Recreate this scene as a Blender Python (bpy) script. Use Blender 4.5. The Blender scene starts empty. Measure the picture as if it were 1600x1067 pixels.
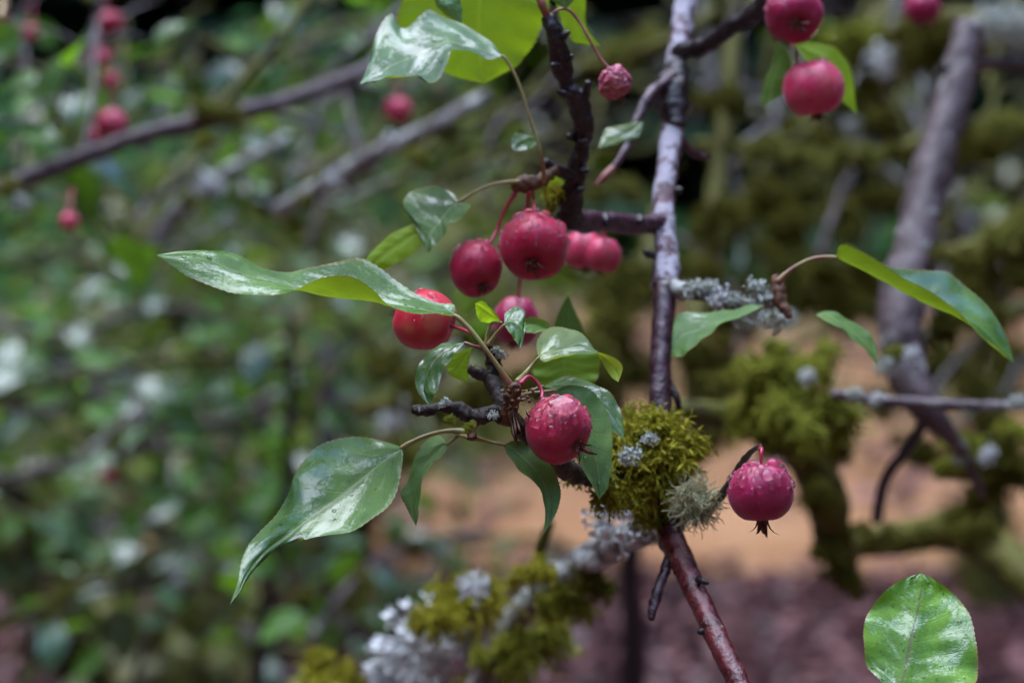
import bpy, math, random
import numpy as np
from mathutils import Vector, Matrix, Quaternion, noise
from mathutils.bvhtree import BVHTree

S = bpy.context.scene
COL = S.collection
R = math.radians
rng = random.Random(7)

# ------------------------------------------------------------------ camera, world, sun, exposure
PITCH = R(-7.9)
CAM = Vector((0, 0, 1.5))
FPX = 50 / 23.5 * 1600
cd = bpy.data.cameras.new('camera'); cam = bpy.data.objects.new('camera', cd); COL.objects.link(cam)
cam.location = CAM; cam.rotation_euler = (R(90) + PITCH, 0, 0)
cd.lens = 50; cd.sensor_width = 23.5; cd.clip_start = 0.02; cd.clip_end = 400
cd.dof.use_dof = True; cd.dof.focus_distance = 0.725; cd.dof.aperture_fstop = 5.0
S.camera = cam

w = bpy.data.worlds.new('World'); S.world = w; w.use_nodes = True
nt = w.node_tree; bg = nt.nodes['Background']
sky = nt.nodes.new('ShaderNodeTexSky'); sky.sky_type = 'NISHITA'; sky.sun_disc = False
SUN_EL, SUN_AZ = R(68), R(-40)          # azimuth measured from +Y towards +X
sky.sun_elevation = SUN_EL; sky.sun_rotation = SUN_AZ
sky.air_density = 1.0; sky.dust_density = 0.3; sky.ozone_density = 1.0
hs = nt.nodes.new('ShaderNodeHueSaturation'); hs.inputs['Saturation'].default_value = 1.05
nt.links.new(sky.outputs[0], hs.inputs['Color']); nt.links.new(hs.outputs[0], bg.inputs['Color'])
bg.inputs['Strength'].default_value = 0.15

sd = bpy.data.lights.new('sun', 'SUN'); sun = bpy.data.objects.new('sun', sd); COL.objects.link(sun)
sd.energy = 0.9; sd.angle = R(75); sd.color = (1.0, 0.99, 0.98)
sdir = Vector((math.sin(SUN_AZ) * math.cos(SUN_EL), math.cos(SUN_AZ) * math.cos(SUN_EL), math.sin(SUN_EL)))
sun.rotation_euler = sdir.to_track_quat('Z', 'Y').to_euler(); sun.location = (0, 0, 30)
S.view_settings.view_transform = 'Standard'; S.view_settings.look = 'None'
S.view_settings.exposure = 3.02; S.view_settings.gamma = 1.0; S.view_settings.use_curve_mapping = False

# ------------------------------------------------------------------ helpers
FW = Vector((0, math.cos(PITCH), math.sin(PITCH))); UP = Vector((0, -math.sin(PITCH), math.cos(PITCH))); RT = Vector((1, 0, 0))
def P(x, y, d):
    return CAM + RT * ((x - 800) / FPX * d) + UP * ((533.5 - y) / FPX * d) + FW * d
def PS(pts):                                     # list of (x, y, depth)
    return [P(*p) for p in pts]
def mpp(d): return d / FPX                       # metres per photo pixel at a depth
def cdir(x, y, z):                               # right, up, towards the camera
    return (RT * x + UP * y - FW * z).normalized()

def catmull(pts, n):
    p = np.array([tuple(q) for q in pts], float)
    if len(p) < 3:
        t = np.linspace(0, 1, n)[:, None]; return p[0] * (1 - t) + p[-1] * t
    seg = np.linalg.norm(np.diff(p[:, :3], axis=0), axis=1) ** 0.5 + 1e-9
    k = np.concatenate([[0], np.cumsum(seg)])
    ext = np.vstack([2 * p[0] - p[1], p, 2 * p[-1] - p[-2]])
    ke = np.concatenate([[k[0] - seg[0]], k, [k[-1] + seg[-1]]])
    out = []
    for t in np.linspace(0, k[-1], n):
        i = min(max(np.searchsorted(k, t, side='right') - 1, 0), len(p) - 2)
        p0, p1, p2, p3 = ext[i:i + 4]; t0, t1, t2, t3 = ke[i:i + 4]
        a1 = (t1 - t) / (t1 - t0) * p0 + (t - t0) / (t1 - t0) * p1
        a2 = (t2 - t) / (t2 - t1) * p1 + (t - t1) / (t2 - t1) * p2
        a3 = (t3 - t) / (t3 - t2) * p2 + (t - t2) / (t3 - t2) * p3
        b1 = (t2 - t) / (t2 - t0) * a1 + (t - t0) / (t2 - t0) * a2
        b2 = (t3 - t) / (t3 - t1) * a2 + (t - t1) / (t3 - t1) * a3
        out.append((t2 - t) / (t2 - t1) * b1 + (t - t1) / (t2 - t1) * b2)
    return np.array(out)

class MB:
    def __init__(s): s.v = []; s.f = []; s.m = []
    def add(s, vs, fs, mi=0):
        o = len(s.v); s.v.extend(tuple(q) for q in vs); s.f.extend(tuple(i + o for i in f) for f in fs); s.m.extend([mi] * len(fs))
    def tube(s, pts, rad, sides=8, n=None, bump=0.0, freq=300, cap=True, mi=0):
        r = list(rad) if isinstance(rad, (list, tuple)) else [rad] * len(pts)
        q = [tuple(p) + (rr,) for p, rr in zip(pts, r)]
        n = n or max(4, 4 * (len(pts) - 1))
        c = catmull(q, n); ctr = c[:, :3]; rr = np.maximum(c[:, 3], 1e-5)
        tan = np.gradient(ctr, axis=0); tan /= np.linalg.norm(tan, axis=1)[:, None] + 1e-12
        ref = np.array([0.31, 0.87, 0.39]) if abs(tan[0] @ np.array([0.31, 0.87, 0.39])) < .9 else np.array([1., 0, 0])
        vs = []
        u = np.cross(tan[0], ref); u /= np.linalg.norm(u)
        for i in range(n):
            u = u - tan[i] * (u @ tan[i]); u /= np.linalg.norm(u) + 1e-12; b = np.cross(tan[i], u)
            for k in range(sides):
                a = 2 * math.pi * k / sides
                d = u * math.cos(a) + b * math.sin(a); ra = rr[i]
                if bump:
                    pp = Vector(ctr[i] + d * ra)
                    ra *= 1 + bump * (noise.noise(pp * freq) + 0.5 * noise.noise(pp * freq * 2.7))
                vs.append(ctr[i] + d * ra)
        fs = [(i * sides + k, i * sides + (k + 1) % sides, (i + 1) * sides + (k + 1) % sides, (i + 1) * sides + k) for i in range(n - 1) for k in range(sides)]
        if cap:
            vs.append(ctr[0] - tan[0] * rr[0] * .4); vs.append(ctr[-1] + tan[-1] * rr[-1] * .4); a = len(vs) - 2
            fs += [((k + 1) % sides, k, a) for k in range(sides)]
            o = (n - 1) * sides; fs += [(o + k, o + (k + 1) % sides, a + 1) for k in range(sides)]
        s.add(vs, fs, mi); return s
    def mesh(s, name, mats, origin=None, smooth=True):
        me = bpy.data.meshes.new(name)
        v = np.array(s.v, float)
        if origin is not None: v = v - np.array(origin)
        me.from_pydata(v.tolist(), [], s.f)
        for m in (mats if isinstance(mats, (list, tuple)) else [mats]): me.materials.append(m)
        if any(s.m): me.polygons.foreach_set('material_index', s.m)
        if smooth: me.polygons.foreach_set('use_smooth', [True] * len(me.polygons))
        me.update(); return me
    def build(s, name, mats, parent=None, origin=None, smooth=True):
        if origin is None and parent is not None: origin = WORLD[parent.name]
        me = s.mesh(name, mats, origin, smooth)
        return link(name, me, parent, (0, 0, 0) if parent is not None else (origin or (0, 0, 0)))

WORLD = {}
def link(name, me, parent=None, loc=(0, 0, 0)):
    o = bpy.data.objects.new(name, me); COL.objects.link(o); o.location = loc
    if parent is not None:
        o.parent = parent; WORLD[o.name] = WORLD[parent.name] + Vector(loc)
    else: WORLD[o.name] = Vector(loc)
    return o
def thing(name, label, cat, loc, group=None):
    o = bpy.data.objects.new(name, None); COL.objects.link(o); o.location = loc; o.empty_display_size = .01
    WORLD[o.name] = Vector(loc); return tag(o, label, cat, group)
def tag(o, label=None, cat=None, group=None, kind=None):
    if label: o['label'] = label
    if cat: o['category'] = cat
    if group: o['group'] = group
    if kind: o['kind'] = kind
    return o

# ------------------------------------------------------------------ materials
class NT:
    def __init__(s, name):
        s.m = bpy.data.materials.new(name); s.m.use_nodes = True; s.t = s.m.node_tree; s.t.nodes.clear()
        s.out = s.n('ShaderNodeOutputMaterial')
    def n(s, typ, **kw):
        nd = s.t.nodes.new(typ)
        for k, v in kw.items(): setattr(nd, k, v)
        return nd
    def set(s, nd, key, v):
        i = nd.inputs[key]
        if hasattr(v, 'is_linked') or isinstance(v, bpy.types.NodeSocket): s.t.links.new(v, i)
        elif isinstance(v, tuple) and len(v) == 3 and i.type == 'RGBA': i.default_value = v + (1,)
        else: i.default_value = v
    def math(s, op, a, b=0.0, c=0.0, clamp=False):
        nd = s.n('ShaderNodeMath', operation=op, use_clamp=clamp)
        for i, v in enumerate((a, b, c)): s.set(nd, i, v)
        return nd.outputs[0]
    def mix(s, f, a, b):
        nd = s.n('ShaderNodeMix', data_type='RGBA'); s.set(nd, 0, f); s.set(nd, 6, a); s.set(nd, 7, b); return nd.outputs[2]
    def mixf(s, f, a, b):
        nd = s.n('ShaderNodeMix', data_type='FLOAT'); s.set(nd, 0, f); s.set(nd, 2, a); s.set(nd, 3, b); return nd.outputs[0]
    def step(s, v, lo, hi):
        nd = s.n('ShaderNodeMapRange', interpolation_type='SMOOTHSTEP'); s.set(nd, 0, v); s.set(nd, 1, lo); s.set(nd, 2, hi); return nd.outputs[0]
    def noise(s, vec, scale, detail=3, rough=.55, dist=0.0):
        nd = s.n('ShaderNodeTexNoise'); s.set(nd, 'Vector', vec); s.set(nd, 'Scale', float(scale)); s.set(nd, 'Detail', float(detail)); s.set(nd, 'Roughness', rough); s.set(nd, 'Distortion', dist); return nd.outputs[0]
    def vor(s, vec, scale, feature='F1', rand=1.0):
        nd = s.n('ShaderNodeTexVoronoi', feature=feature); s.set(nd, 'Vector', vec); s.set(nd, 'Scale', float(scale)); s.set(nd, 'Randomness', rand); return nd.outputs['Distance']
    def obj(s): return s.n('ShaderNodeTexCoord').outputs['Object']
    def bump(s, h, dist, strength=1.0, normal=None):
        nd = s.n('ShaderNodeBump'); s.set(nd, 'Height', h); s.set(nd, 'Distance', dist); s.set(nd, 'Strength', strength)
        if normal is not None: s.set(nd, 'Normal', normal)
        return nd.outputs[0]
    def bsdf(s, **kw):
        nd = s.n('ShaderNodeBsdfPrincipled')
        for k, v in kw.items(): s.set(nd, k.replace('_', ' '), v)
        return nd.outputs[0]
    def end(s, sh): s.t.links.new(sh, s.out.inputs[0]); return s.m

def leaf_mat(name, top, under, wet=.5, trans=.28, vein=(.22, .26, .12), spots=.42, wscale=1.0, film=.25, ripple=0.0):
    t = NT(name); uv = t.n('ShaderNodeTexCoord').outputs['UV']; ob = t.obj()
    sp = t.n('ShaderNodeSeparateXYZ'); t.set(sp, 0, uv); u, v = sp.outputs[0], sp.outputs[1]
    a = t.math('ABSOLUTE', t.math('MULTIPLY_ADD', u, 2.0, -1.0))
    n1 = t.noise(ob, 60, 3); n2 = t.noise(ob, 700, 2)
    ap = t.math('ADD', a, t.math('MULTIPLY_ADD', n1, .08, -.04))
    mid = t.step(ap, t.math('MULTIPLY_ADD', v, -.035, .055), .012)
    fr = t.math('FRACT', t.math('ADD', t.math('MULTIPLY_ADD', v, 8.0, t.math('MULTIPLY', a, -1.9)), t.math('MULTIPLY', n1, .35)))
    side = t.math('ABSOLUTE', t.math('SUBTRACT', fr, .5))
    sv = t.math('MULTIPLY', t.step(side, .055, .0), t.step(a, 1.0, .55))
    net = t.vor(ob, 900, 'DISTANCE_TO_EDGE'); netm = t.step(net, .12, .0)
    var = t.noise(ob, 45, 4, .6)
    dark = tuple(c * .6 for c in top); lite = (min(1, top[0] * 1.7 + .01), top[1] * 1.3, top[2] * 1.1)
    c = t.mix(t.step(var, .3, .7), dark, lite)
    c = t.mix(t.math('MULTIPLY', netm, .18), c, vein)
    c = t.mix(t.math('MULTIPLY', t.math('MULTIPLY', sv, t.step(var, .25, .7)), .28), c, vein)
    c = t.mix(t.math('MULTIPLY', mid, .75), c, vein)
    cu = t.mix(t.step(var, .3, .7), tuple(q * .8 for q in under), tuple(min(1, q * 1.15) for q in under))
    cu = t.mix(t.math('MULTIPLY', t.math('MAXIMUM', sv, mid), .6), cu, (under[0] * 1.5, under[1] * 1.25, under[2] * 1.6))
    edge = t.math('MULTIPLY', t.step(t.math('ADD', a, t.math('MULTIPLY', n1, .1)), .99, 1.05), .55)
    spot = t.math('MULTIPLY', t.step(t.vor(ob, 95), .13, .07), t.step(t.noise(ob, 33, 1), .56, .62))
    spot = t.math('MULTIPLY', spot, spots * 2.2, clamp=True)
    br = t.mix(n2, (.05, .018, .01), (.11, .045, .02))
    geo = t.n('ShaderNodeNewGeometry'); back = geo.outputs['Backfacing']
    col = t.mix(back, c, cu); col = t.mix(edge, col, (.20, .13, .03)); col = t.mix(spot, col, br)
    oi = t.n('ShaderNodeObjectInfo').outputs['Random']
    cx = t.n('ShaderNodeCombineXYZ'); t.set(cx, 0, t.math('MULTIPLY', u, 2.6 * wscale)); t.set(cx, 1, t.math('MULTIPLY_ADD', v, 4.2 * wscale, t.math('MULTIPLY', a, -1.0 * wscale))); t.set(cx, 2, t.math('MULTIPLY', oi, 40.0))
    wm = t.math('ADD', t.noise(cx.outputs[0], 1.0, 5, .58, .4), t.math('MULTIPLY_ADD', t.noise(ob, 900, 3, .6), .26, -.13))
    wmask = t.step(wm, .59 - .2 * wet, .75 - .2 * wet)
    rough = t.mixf(wmask, .56, .20); spec = t.mixf(wmask, .2, .78); spec = t.mixf(back, spec, .25)
    rough = t.mixf(back, rough, .55)
    h = t.math('ADD', t.math('MULTIPLY', netm, -.30), t.math('ADD', t.math('MULTIPLY', t.math('MAXIMUM', sv, mid), -.9), t.math('MULTIPLY', n2, .55)))
    dew = t.step(t.vor(ob, 1900), .42, .12)
    h = t.math('ADD', h, t.math('MULTIPLY', dew, .35))
    nb = t.bump(h, .00007, t.mixf(wmask, .8, film))
    nb = t.bump(t.noise(ob, 130, 3), .0006, .25, nb)
    if ripple: nb = t.bump(t.noise(ob, 420, 4, .6, .8), .0005, ripple, nb)
    p = t.bsdf(Base_Color=col, Roughness=rough, Specular_IOR_Level=spec, Normal=nb)
    tr = t.n('ShaderNodeBsdfTranslucent'); t.set(tr, 'Color', t.mix(.5, (under[0] * 2.2, under[1] * 1.9, under[2] * .8), col)); t.set(tr, 'Normal', nb)
    mx = t.n('ShaderNodeMixShader'); t.set(mx, 0, trans); t.t.links.new(p, mx.inputs[1]); t.t.links.new(tr.outputs[0], mx.inputs[2])
    return t.end(mx.outputs[0])

def bark_mat(name, c1, c2, lichen=(.45, .46, .42), amt=.3, rough=.38, scale=1.0, moss=0.0, spec=.5):
    t = NT(name); ob = t.obj()
    n1 = t.noise(ob, 160 * scale, 5, .65); n2 = t.noise(ob, 420 * scale, 4, .6)
    c = t.mix(t.step(n1, .32, .68), c1, c2)
    lm = t.step(t.math('ADD', t.noise(ob, 85 * scale, 5, .6), t.math('MULTIPLY_ADD', n2, .3, -.15)), .72 - .42 * amt, .80 - .42 * amt)
    c = t.mix(t.math('MULTIPLY', lm, .9), c, t.mix(n2, tuple(q * .6 for q in lichen), lichen))
    if moss:
        mm = t.step(t.noise(ob, 60 * scale, 4, .6), .70 - .4 * moss, .76 - .4 * moss)
        c = t.mix(mm, c, t.mix(n2, (.03, .03, .006), (.14, .13, .02)))
    lent = t.step(t.vor(ob, 330 * scale), .2, .1)
    c = t.mix(t.math('MULTIPLY', lent, .35), c, (.25, .2, .17))
    h = t.math('ADD', n1, t.math('MULTIPLY', n2, .6)); h = t.math('ADD', h, t.math('MULTIPLY', lm, .3))
    nb = t.bump(h, .0012 / scale, .9)
    r = t.mixf(lm, rough, .75)
    return t.end(t.bsdf(Base_Color=c, Roughness=r, Specular_IOR_Level=spec, Normal=nb))

def moss_mat(name, tip, mid, dark):
    t = NT(name); ob = t.obj(); geo = t.n('ShaderNodeNewGeometry'); ri = geo.outputs['Random Per Island']
    n = t.noise(ob, 70, 3)
    c = t.mix(ri, mid, tip); c = t.mix(t.step(n, .52, .70), c, dark)
    p = t.bsdf(Base_Color=c, Roughness=.7, Specular_IOR_Level=.12)
    tr = t.n('ShaderNodeBsdfTranslucent'); t.set(tr, 'Color', c)
    mx = t.n('ShaderNodeMixShader'); t.set(mx, 0, .3); t.t.links.new(p, mx.inputs[1]); t.t.links.new(tr.outputs[0], mx.inputs[2])
    return t.end(mx.outputs[0])

def plain_mat(name, a, b, scale=300, rough=.5, bump=.0003, spec=.4):
    t = NT(name); ob = t.obj(); n = t.noise(ob, scale, 4, .6)
    return t.end(t.bsdf(Base_Color=t.mix(t.step(n, .3, .7), a, b), Roughness=rough, Specular_IOR_Level=spec, Normal=t.bump(n, bump, .8)))

def fruit_mat(name, main, pale, low, bloom=.25, wrinkle=0.0):
    t = NT(name); ob = t.obj()
    sp = t.n('ShaderNodeSeparateXYZ'); t.set(sp, 0, ob)
    n1 = t.noise(ob, 110, 4, .6, .5); n2 = t.noise(ob, 900, 3); n3 = t.noise(ob, 55, 2)
    c = t.mix(t.step(n1, .35, .7), main, pale)
    c = t.mix(t.math('MULTIPLY', t.step(n3, .5, .68), .55), c, low)
    st = t.noise(t.n('ShaderNodeTexCoord').outputs['UV'], 40, 2)
    c = t.mix(t.math('MULTIPLY', t.step(st, .5, .7), .25), c, tuple(q * .55 for q in main))
    ln = t.step(t.vor(ob, 420), .13, .07)
    c = t.mix(t.math('MULTIPLY', ln, .35), c, (.55, .25, .22))
    bl = t.math('MULTIPLY', t.step(t.noise(ob, 300, 5, .7), .3, .7), bloom)
    c = t.mix(bl, c, (.42, .16, .26))
    h = t.math('ADD', t.math('MULTIPLY', n2, .25), n1)
    if wrinkle: h = t.math('ADD', t.math('MULTIPLY', h, .3), t.math('MULTIPLY', t.vor(ob, 240, 'DISTANCE_TO_EDGE'), 2.5))
    nb = t.bump(h, .0004 + .0014 * wrinkle, .5)
    r = t.mixf(t.step(n2, .4, .6), .30, .48)
    p = t.bsdf(Base_Color=c, Roughness=r, Specular_IOR_Level=.38, Normal=nb, Subsurface_Weight=.08, Subsurface_Radius=(.004, .001, .001), Subsurface_Scale=.6, Sheen_Weight=.12, Sheen_Roughness=.45, Sheen_Tint=(1.0, .62, .80))
    return t.end(p)

def glass_mat():
    t = NT('rain_water')
    return t.end(t.bsdf(Base_Color=(1, 1, 1), Roughness=.0, IOR=1.333, Transmission_Weight=1.0))

L_DARK = leaf_mat('leaf_dark', (.034, .115, .022), (.15, .26, .02), wet=.45, trans=.18)
L_WET = leaf_mat('leaf_wet', (.042, .145, .024), (.20, .34, .02), wet=.8, trans=.22)
L_MID = leaf_mat('leaf_mid', (.05, .15, .022), (.19, .32, .025), wet=.35, trans=.28)
L_PALE = leaf_mat('leaf_pale', (.10, .19, .06), (.24, .33, .03), wet=.7, trans=.30)
L_TEAL = leaf_mat('leaf_teal', (.045, .15, .065), (.20, .32, .03), wet=.75, trans=.25)
L_YOUNG = leaf_mat('leaf_young', (.12, .27, .018), (.24, .42, .02), wet=.05, trans=.55, spots=.15)
L_MATT = leaf_mat('leaf_matt', (.060, .165, .042), (.17, .28, .03), wet=.1, trans=.22, spots=.35)
L_NEAR = leaf_mat('leaf_broad', (.07, .23, .014), (.19, .32, .02), wet=.6, trans=.22, spots=.8, wscale=1.5, film=1.0, ripple=.55, vein=(.085, .075, .035))
LB = [leaf_mat('leaf_back_a', (.026, .105, .020), (.10, .25, .02), wet=.7, trans=.24),
      leaf_mat('leaf_back_b', (.042, .17, .018), (.14, .34, .02), wet=.3, trans=.35),
      leaf_mat('leaf_back_c', (.030, .095, .050), (.12, .24, .04), wet=1.1, trans=.15)]
PET = plain_mat('petiole_green', (.20, .17, .06), (.30, .24, .10), 260, .4)
PET_RED = plain_mat('petiole_red', (.20, .06, .045), (.20, .20, .06), 120, .4)
STALK = plain_mat('stalk_red', (.38, .02, .06), (.30, .04, .06), 200, .3)
STALK_DARK = plain_mat('stalk_dark', (.16, .03, .03), (.22, .08, .05), 200, .35)
B_SPUR = bark_mat('bark_spur', (.014, .009, .007), (.055, .038, .030), (.30, .28, .24), .22, .5, 1.6, moss=.4, spec=.2)
B_DARK = bark_mat('bark_dark_wet', (.008, .005, .006), (.026, .016, .018), (.26, .25, .27), .03, .30, 1.2, spec=.4)
B_UP = bark_mat('bark_upright', (.055, .024, .030), (.12, .06, .075), (.44, .41, .47), .70, .45, 1.0, spec=.3)
B_UPLOW = bark_mat('bark_purple', (.026, .009, .013), (.075, .030, .042), (.42, .40, .46), .10, .22, 1.3)
B_RED = bark_mat('bark_red', (.045, .007, .008), (.15, .025, .028), (.36, .36, .30), .10, .24, 1.3)
B_GREY = bark_mat('bark_grey', (.040, .027, .027), (.115, .080, .082), (.32, .31, .29), .34, .5, .8, spec=.3)
B_LICH = bark_mat('bark_lichened', (.055, .045, .042), (.15, .125, .12), (.42, .42, .38), .55, .6, .8, spec=.25)
B_MOSSY = bark_mat('bark_mossy', (.014, .010, .008), (.04, .028, .022), (.30, .30, .26), .15, .6, .8, moss=.8, spec=.15)
M_GOLD = moss_mat('moss_gold', (.37, .36, .03), (.20, .19, .014), (.18, .065, .008))
M_GREEN = moss_mat('moss_green', (.33, .35, .04), (.16, .17, .016), (.05, .040, .01))
M_OLIVE = moss_mat('moss_olive', (.15, .14, .015), (.075, .070, .008), (.025, .02, .006))
LICHEN = plain_mat('lichen_pale', (.34, .38, .31), (.60, .62, .55), 500, .7)
LICHEN_W = plain_mat('lichen_white', (.50, .52, .50), (.74, .74, .73), 500, .7)
BEARD = plain_mat('lichen_beard', (.25, .24, .11), (.44, .42, .24), 300, .7)
DRY = plain_mat('dry_scale', (.035, .014, .008), (.16, .065, .025), 420, .6, .0006)
CALYX = plain_mat('calyx_brown', (.05, .012, .010), (.20, .055, .03), 500, .45, .0004)
F_RED = fruit_mat('apple_crimson', (.33, .003, .030), (.46, .010, .062), (.24, .016, .022), .03)
F_PINK = fruit_mat('apple_pink', (.44, .012, .060), (.56, .04, .12), (.40, .07, .045), .12)
F_BLUSH = fruit_mat('apple_blush', (.46, .006, .022), (.54, .022, .045), (.44, .14, .06), .05)
F_PLUM = fruit_mat('apple_plum', (.27, .003, .042), (.38, .010, .085), (.20, .008, .022), .04)
F_WRINK = fruit_mat('apple_shrivelled', (.26, .02, .05), (.38, .06, .10), (.30, .10, .05), .35, 1.0)
WATER = glass_mat()

# ------------------------------------------------------------------ leaves
def leaf(parent, D, st, mat, label=None, tilt=0.0, ref=None, pet=None, pet_r=.0007, pet_mat=None, face='top', n=56, m=13, ser=.00023, wave=.00022, seed=0, dew=0):
    ys = [q[1][1] if isinstance(q[0], tuple) else q[1] for q in st]; ref = ref if ref is not None else sum(ys) / len(ys)
    k = mpp(D)
    def W(q):
        dz = q[2] / 1000 if len(q) > 2 else 0.0
        return P(q[0], q[1], D + dz + tilt * (ref - q[1]) * k)
    F, M, N = [], [], []
    for q in st:
        if isinstance(q[0], tuple): f, mm, g = q
        else: f = mm = g = q
        F.append(W(f)); M.append(W(mm)); N.append(W(g))
    row = np.hstack([np.array([tuple(p) for p in X]) for X in (M, F, N)])
    c = catmull(row, n); M, F, N = c[:, :3], c[:, 3:6], c[:, 6:9]
    ts = np.linspace(-1, 1, m); G = np.zeros((n, m, 3))
    for j, t in enumerate(ts):
        G[:, j] = M + t * (N - F) / 2 + t * t * ((N + F) / 2 - M)
    du = np.gradient(G, axis=0); dv = np.gradient(G, axis=1); nn = np.cross(du, dv); nn /= np.linalg.norm(nn, axis=2)[:, :, None] + 1e-9
    vv = np.linspace(0, 1, n)[:, None]; aa = np.abs(ts)[None, :]
    wid = np.linalg.norm(N - F, axis=1)[:, None] / 2
    amp = np.minimum(wave, wid * .06)
    fr = (vv * 8 - 1.9 * aa) % 1.0
    off = amp * np.sin(np.pi * fr) * np.sin(np.pi * np.clip(aa, 0, 1)) * 1.4 - amp * 1.6 * np.exp(-(aa / .12) ** 2)
    rr = np.random.RandomState(seed + 3)
    ph = rr.rand(6) * 6.28
    off = off + wid * .05 * aa ** 2 * (np.sin(vv * 17 + ph[0] + 2 * np.sign(ts)[None, :]) + .6 * np.sin(vv * 31 + ph[1] + np.sign(ts)[None, :]))
    G = G + nn * off[:, :, None]
    tooth = np.where(np.arange(n) % 2 == 0, 1.0, -.6) * np.minimum(ser, wid[:, 0] * .10) * (0.6 + .8 * rr.rand(n))
    for j, s in ((0, -1), (m - 1, 1)):
        d = G[:, j] - G[:, j - s]; d /= np.linalg.norm(d, axis=1)[:, None] + 1e-9
        G[:, j] += d * tooth[:, None]
    vs = G.reshape(-1, 3)
    fs = [(i * m + j, (i + 1) * m + j, (i + 1) * m + j + 1, i * m + j + 1) for i in range(n - 1) for j in range(m - 1)]
    half = nn[2:-2, :m // 2].reshape(-1, 3); vw = (np.array(CAM) - G[2:-2, :m // 2].reshape(-1, 3)); ar = np.linalg.norm(np.cross(du, dv), axis=2)[2:-2, :m // 2].ravel()
    s = ((half * vw).sum(1) * ar).sum()
    if (s < 0) == (face == 'top'): fs = [f[::-1] for f in fs]
    org = WORLD[parent.name]
    me = bpy.data.meshes.new('leaf'); me.from_pydata((vs - np.array(org)).tolist(), [], fs); me.materials.append(mat)
    uvl = me.uv_layers.new(name='uv'); U = np.stack([np.repeat(((ts + 1) / 2)[None, :], n, 0).ravel(), np.repeat(np.linspace(0, 1, n)[:, None], m, 1).ravel()], 1)
    li = np.zeros(len(me.loops), int); me.loops.foreach_get('vertex_index', li); uvl.data.foreach_set('uv', U[li].ravel())
    me.polygons.foreach_set('use_smooth', [True] * len(me.polygons)); me.update()
    o = link('leaf', me, parent)
    if label: o['label'] = label
    if dew:
        db = MB(); q = random.Random(seed + 7); flip = (s < 0) == (face == 'top')
        for _ in range(dew):
            i, j = q.randrange(3, n - 4), q.randrange(1, m - 2); f1, f2 = q.random(), q.random()
            p = Vector((1 - f1) * (1 - f2) * G[i, j] + f1 * (1 - f2) * G[i + 1, j] + (1 - f1) * f2 * G[i, j + 1] + f1 * f2 * G[i + 1, j + 1]); nv = Vector(nn[i, j]) * (-1 if flip else 1); nv.normalize()
            rr_ = q.uniform(.5, 1.0) ** 2 * 3.0 * k * (1.5 if q.random() < .15 else .8); t_ = nv.orthogonal().normalized(); s_ = nv.cross(t_); vv_ = [p + nv * rr_ * .6]
            for lv, hh in ((.6, .45), (1.0, .0), (.9, -.15)):
                for a_ in range(8): vv_.append(p + (t_ * math.cos(a_ * math.pi / 4) + s_ * math.sin(a_ * math.pi / 4)) * rr_ * lv + nv * rr_ * hh)
            db.add(vv_, [(0, 1 + a_, 1 + (a_ + 1) % 8) for a_ in range(8)] + [(1 + 8 * b_ + a_, 9 + 8 * b_ + a_, 9 + 8 * b_ + (a_ + 1) % 8, 1 + 8 * b_ + (a_ + 1) % 8) for b_ in range(2) for a_ in range(8)])
        tag(db.build('dew', WATER, o, origin=WORLD[parent.name]), kind='stuff')
    if pet:
        pp = [P(q[0], q[1], D + (q[2] / 1000 if len(q) > 2 else 0) + tilt * (ref - st[0][1]) * k if not isinstance(st[0][0], tuple) else D) for q in pet]
        pp = [Vector(M[1])] + [Vector(M[0])] + pp[1:]
        MB().tube(pp, [pet_r * .6] + [pet_r * .8] * (len(pp) - 2) + [pet_r * 1.5], 8, 20, .08, 900).build('petiole', pet_mat or PET, o)
    return o

def leaf_variant(L, Wd, curl, fold, seed, mat):
    r = random.Random(seed); n, m = 9, 5; vs = []; uv = []
    for i in range(n):
        t = i / (n - 1); wdt = Wd / 2 * (math.sin(math.pi * min(1, t ** .75 * 1.0)) ** .8 if 0 < t < 1 else 0.02)
        for j in range(m):
            s = j / (m - 1) * 2 - 1
            vs.append((L * t, s * wdt, -curl * L * t * t + fold * abs(s) * wdt + .03 * L * math.sin(5 * t + seed + 2 * s)))
            uv.append(((s + 1) / 2, t))
    fs = [(i * m + j, (i + 1) * m + j, (i + 1) * m + j + 1, i * m + j + 1) for i in range(n - 1) for j in range(m - 1)]
    me = bpy.data.meshes.new('leaf'); me.from_pydata(vs, [], fs); me.materials.append(mat)
    u = me.uv_layers.new(name='uv')
    for lp in me.loops: u.data[lp.index].uv = uv[lp.vertex_index]
    me.polygons.foreach_set('use_smooth', [True] * len(me.polygons)); me.update(); return me
LV = [leaf_variant(.046, .026, .25, .25, 1, LB[0]), leaf_variant(.042, .024, .05, .3, 2, LB[1]), leaf_variant(.050, .024, .4, .15, 3, LB[2]),
      leaf_variant(.038, .023, .15, .35, 4, LB[0]), leaf_variant(.044, .026, .3, .1, 5, LB[2])]

def aim(dirv, nrm):
    x = dirv.normalized(); z = (nrm - x * nrm.dot(x)); z = z.normalized() if z.length > 1e-4 else x.orthogonal().normalized(); y = z.cross(x)
    return Matrix((x, y, z)).transposed()

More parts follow.
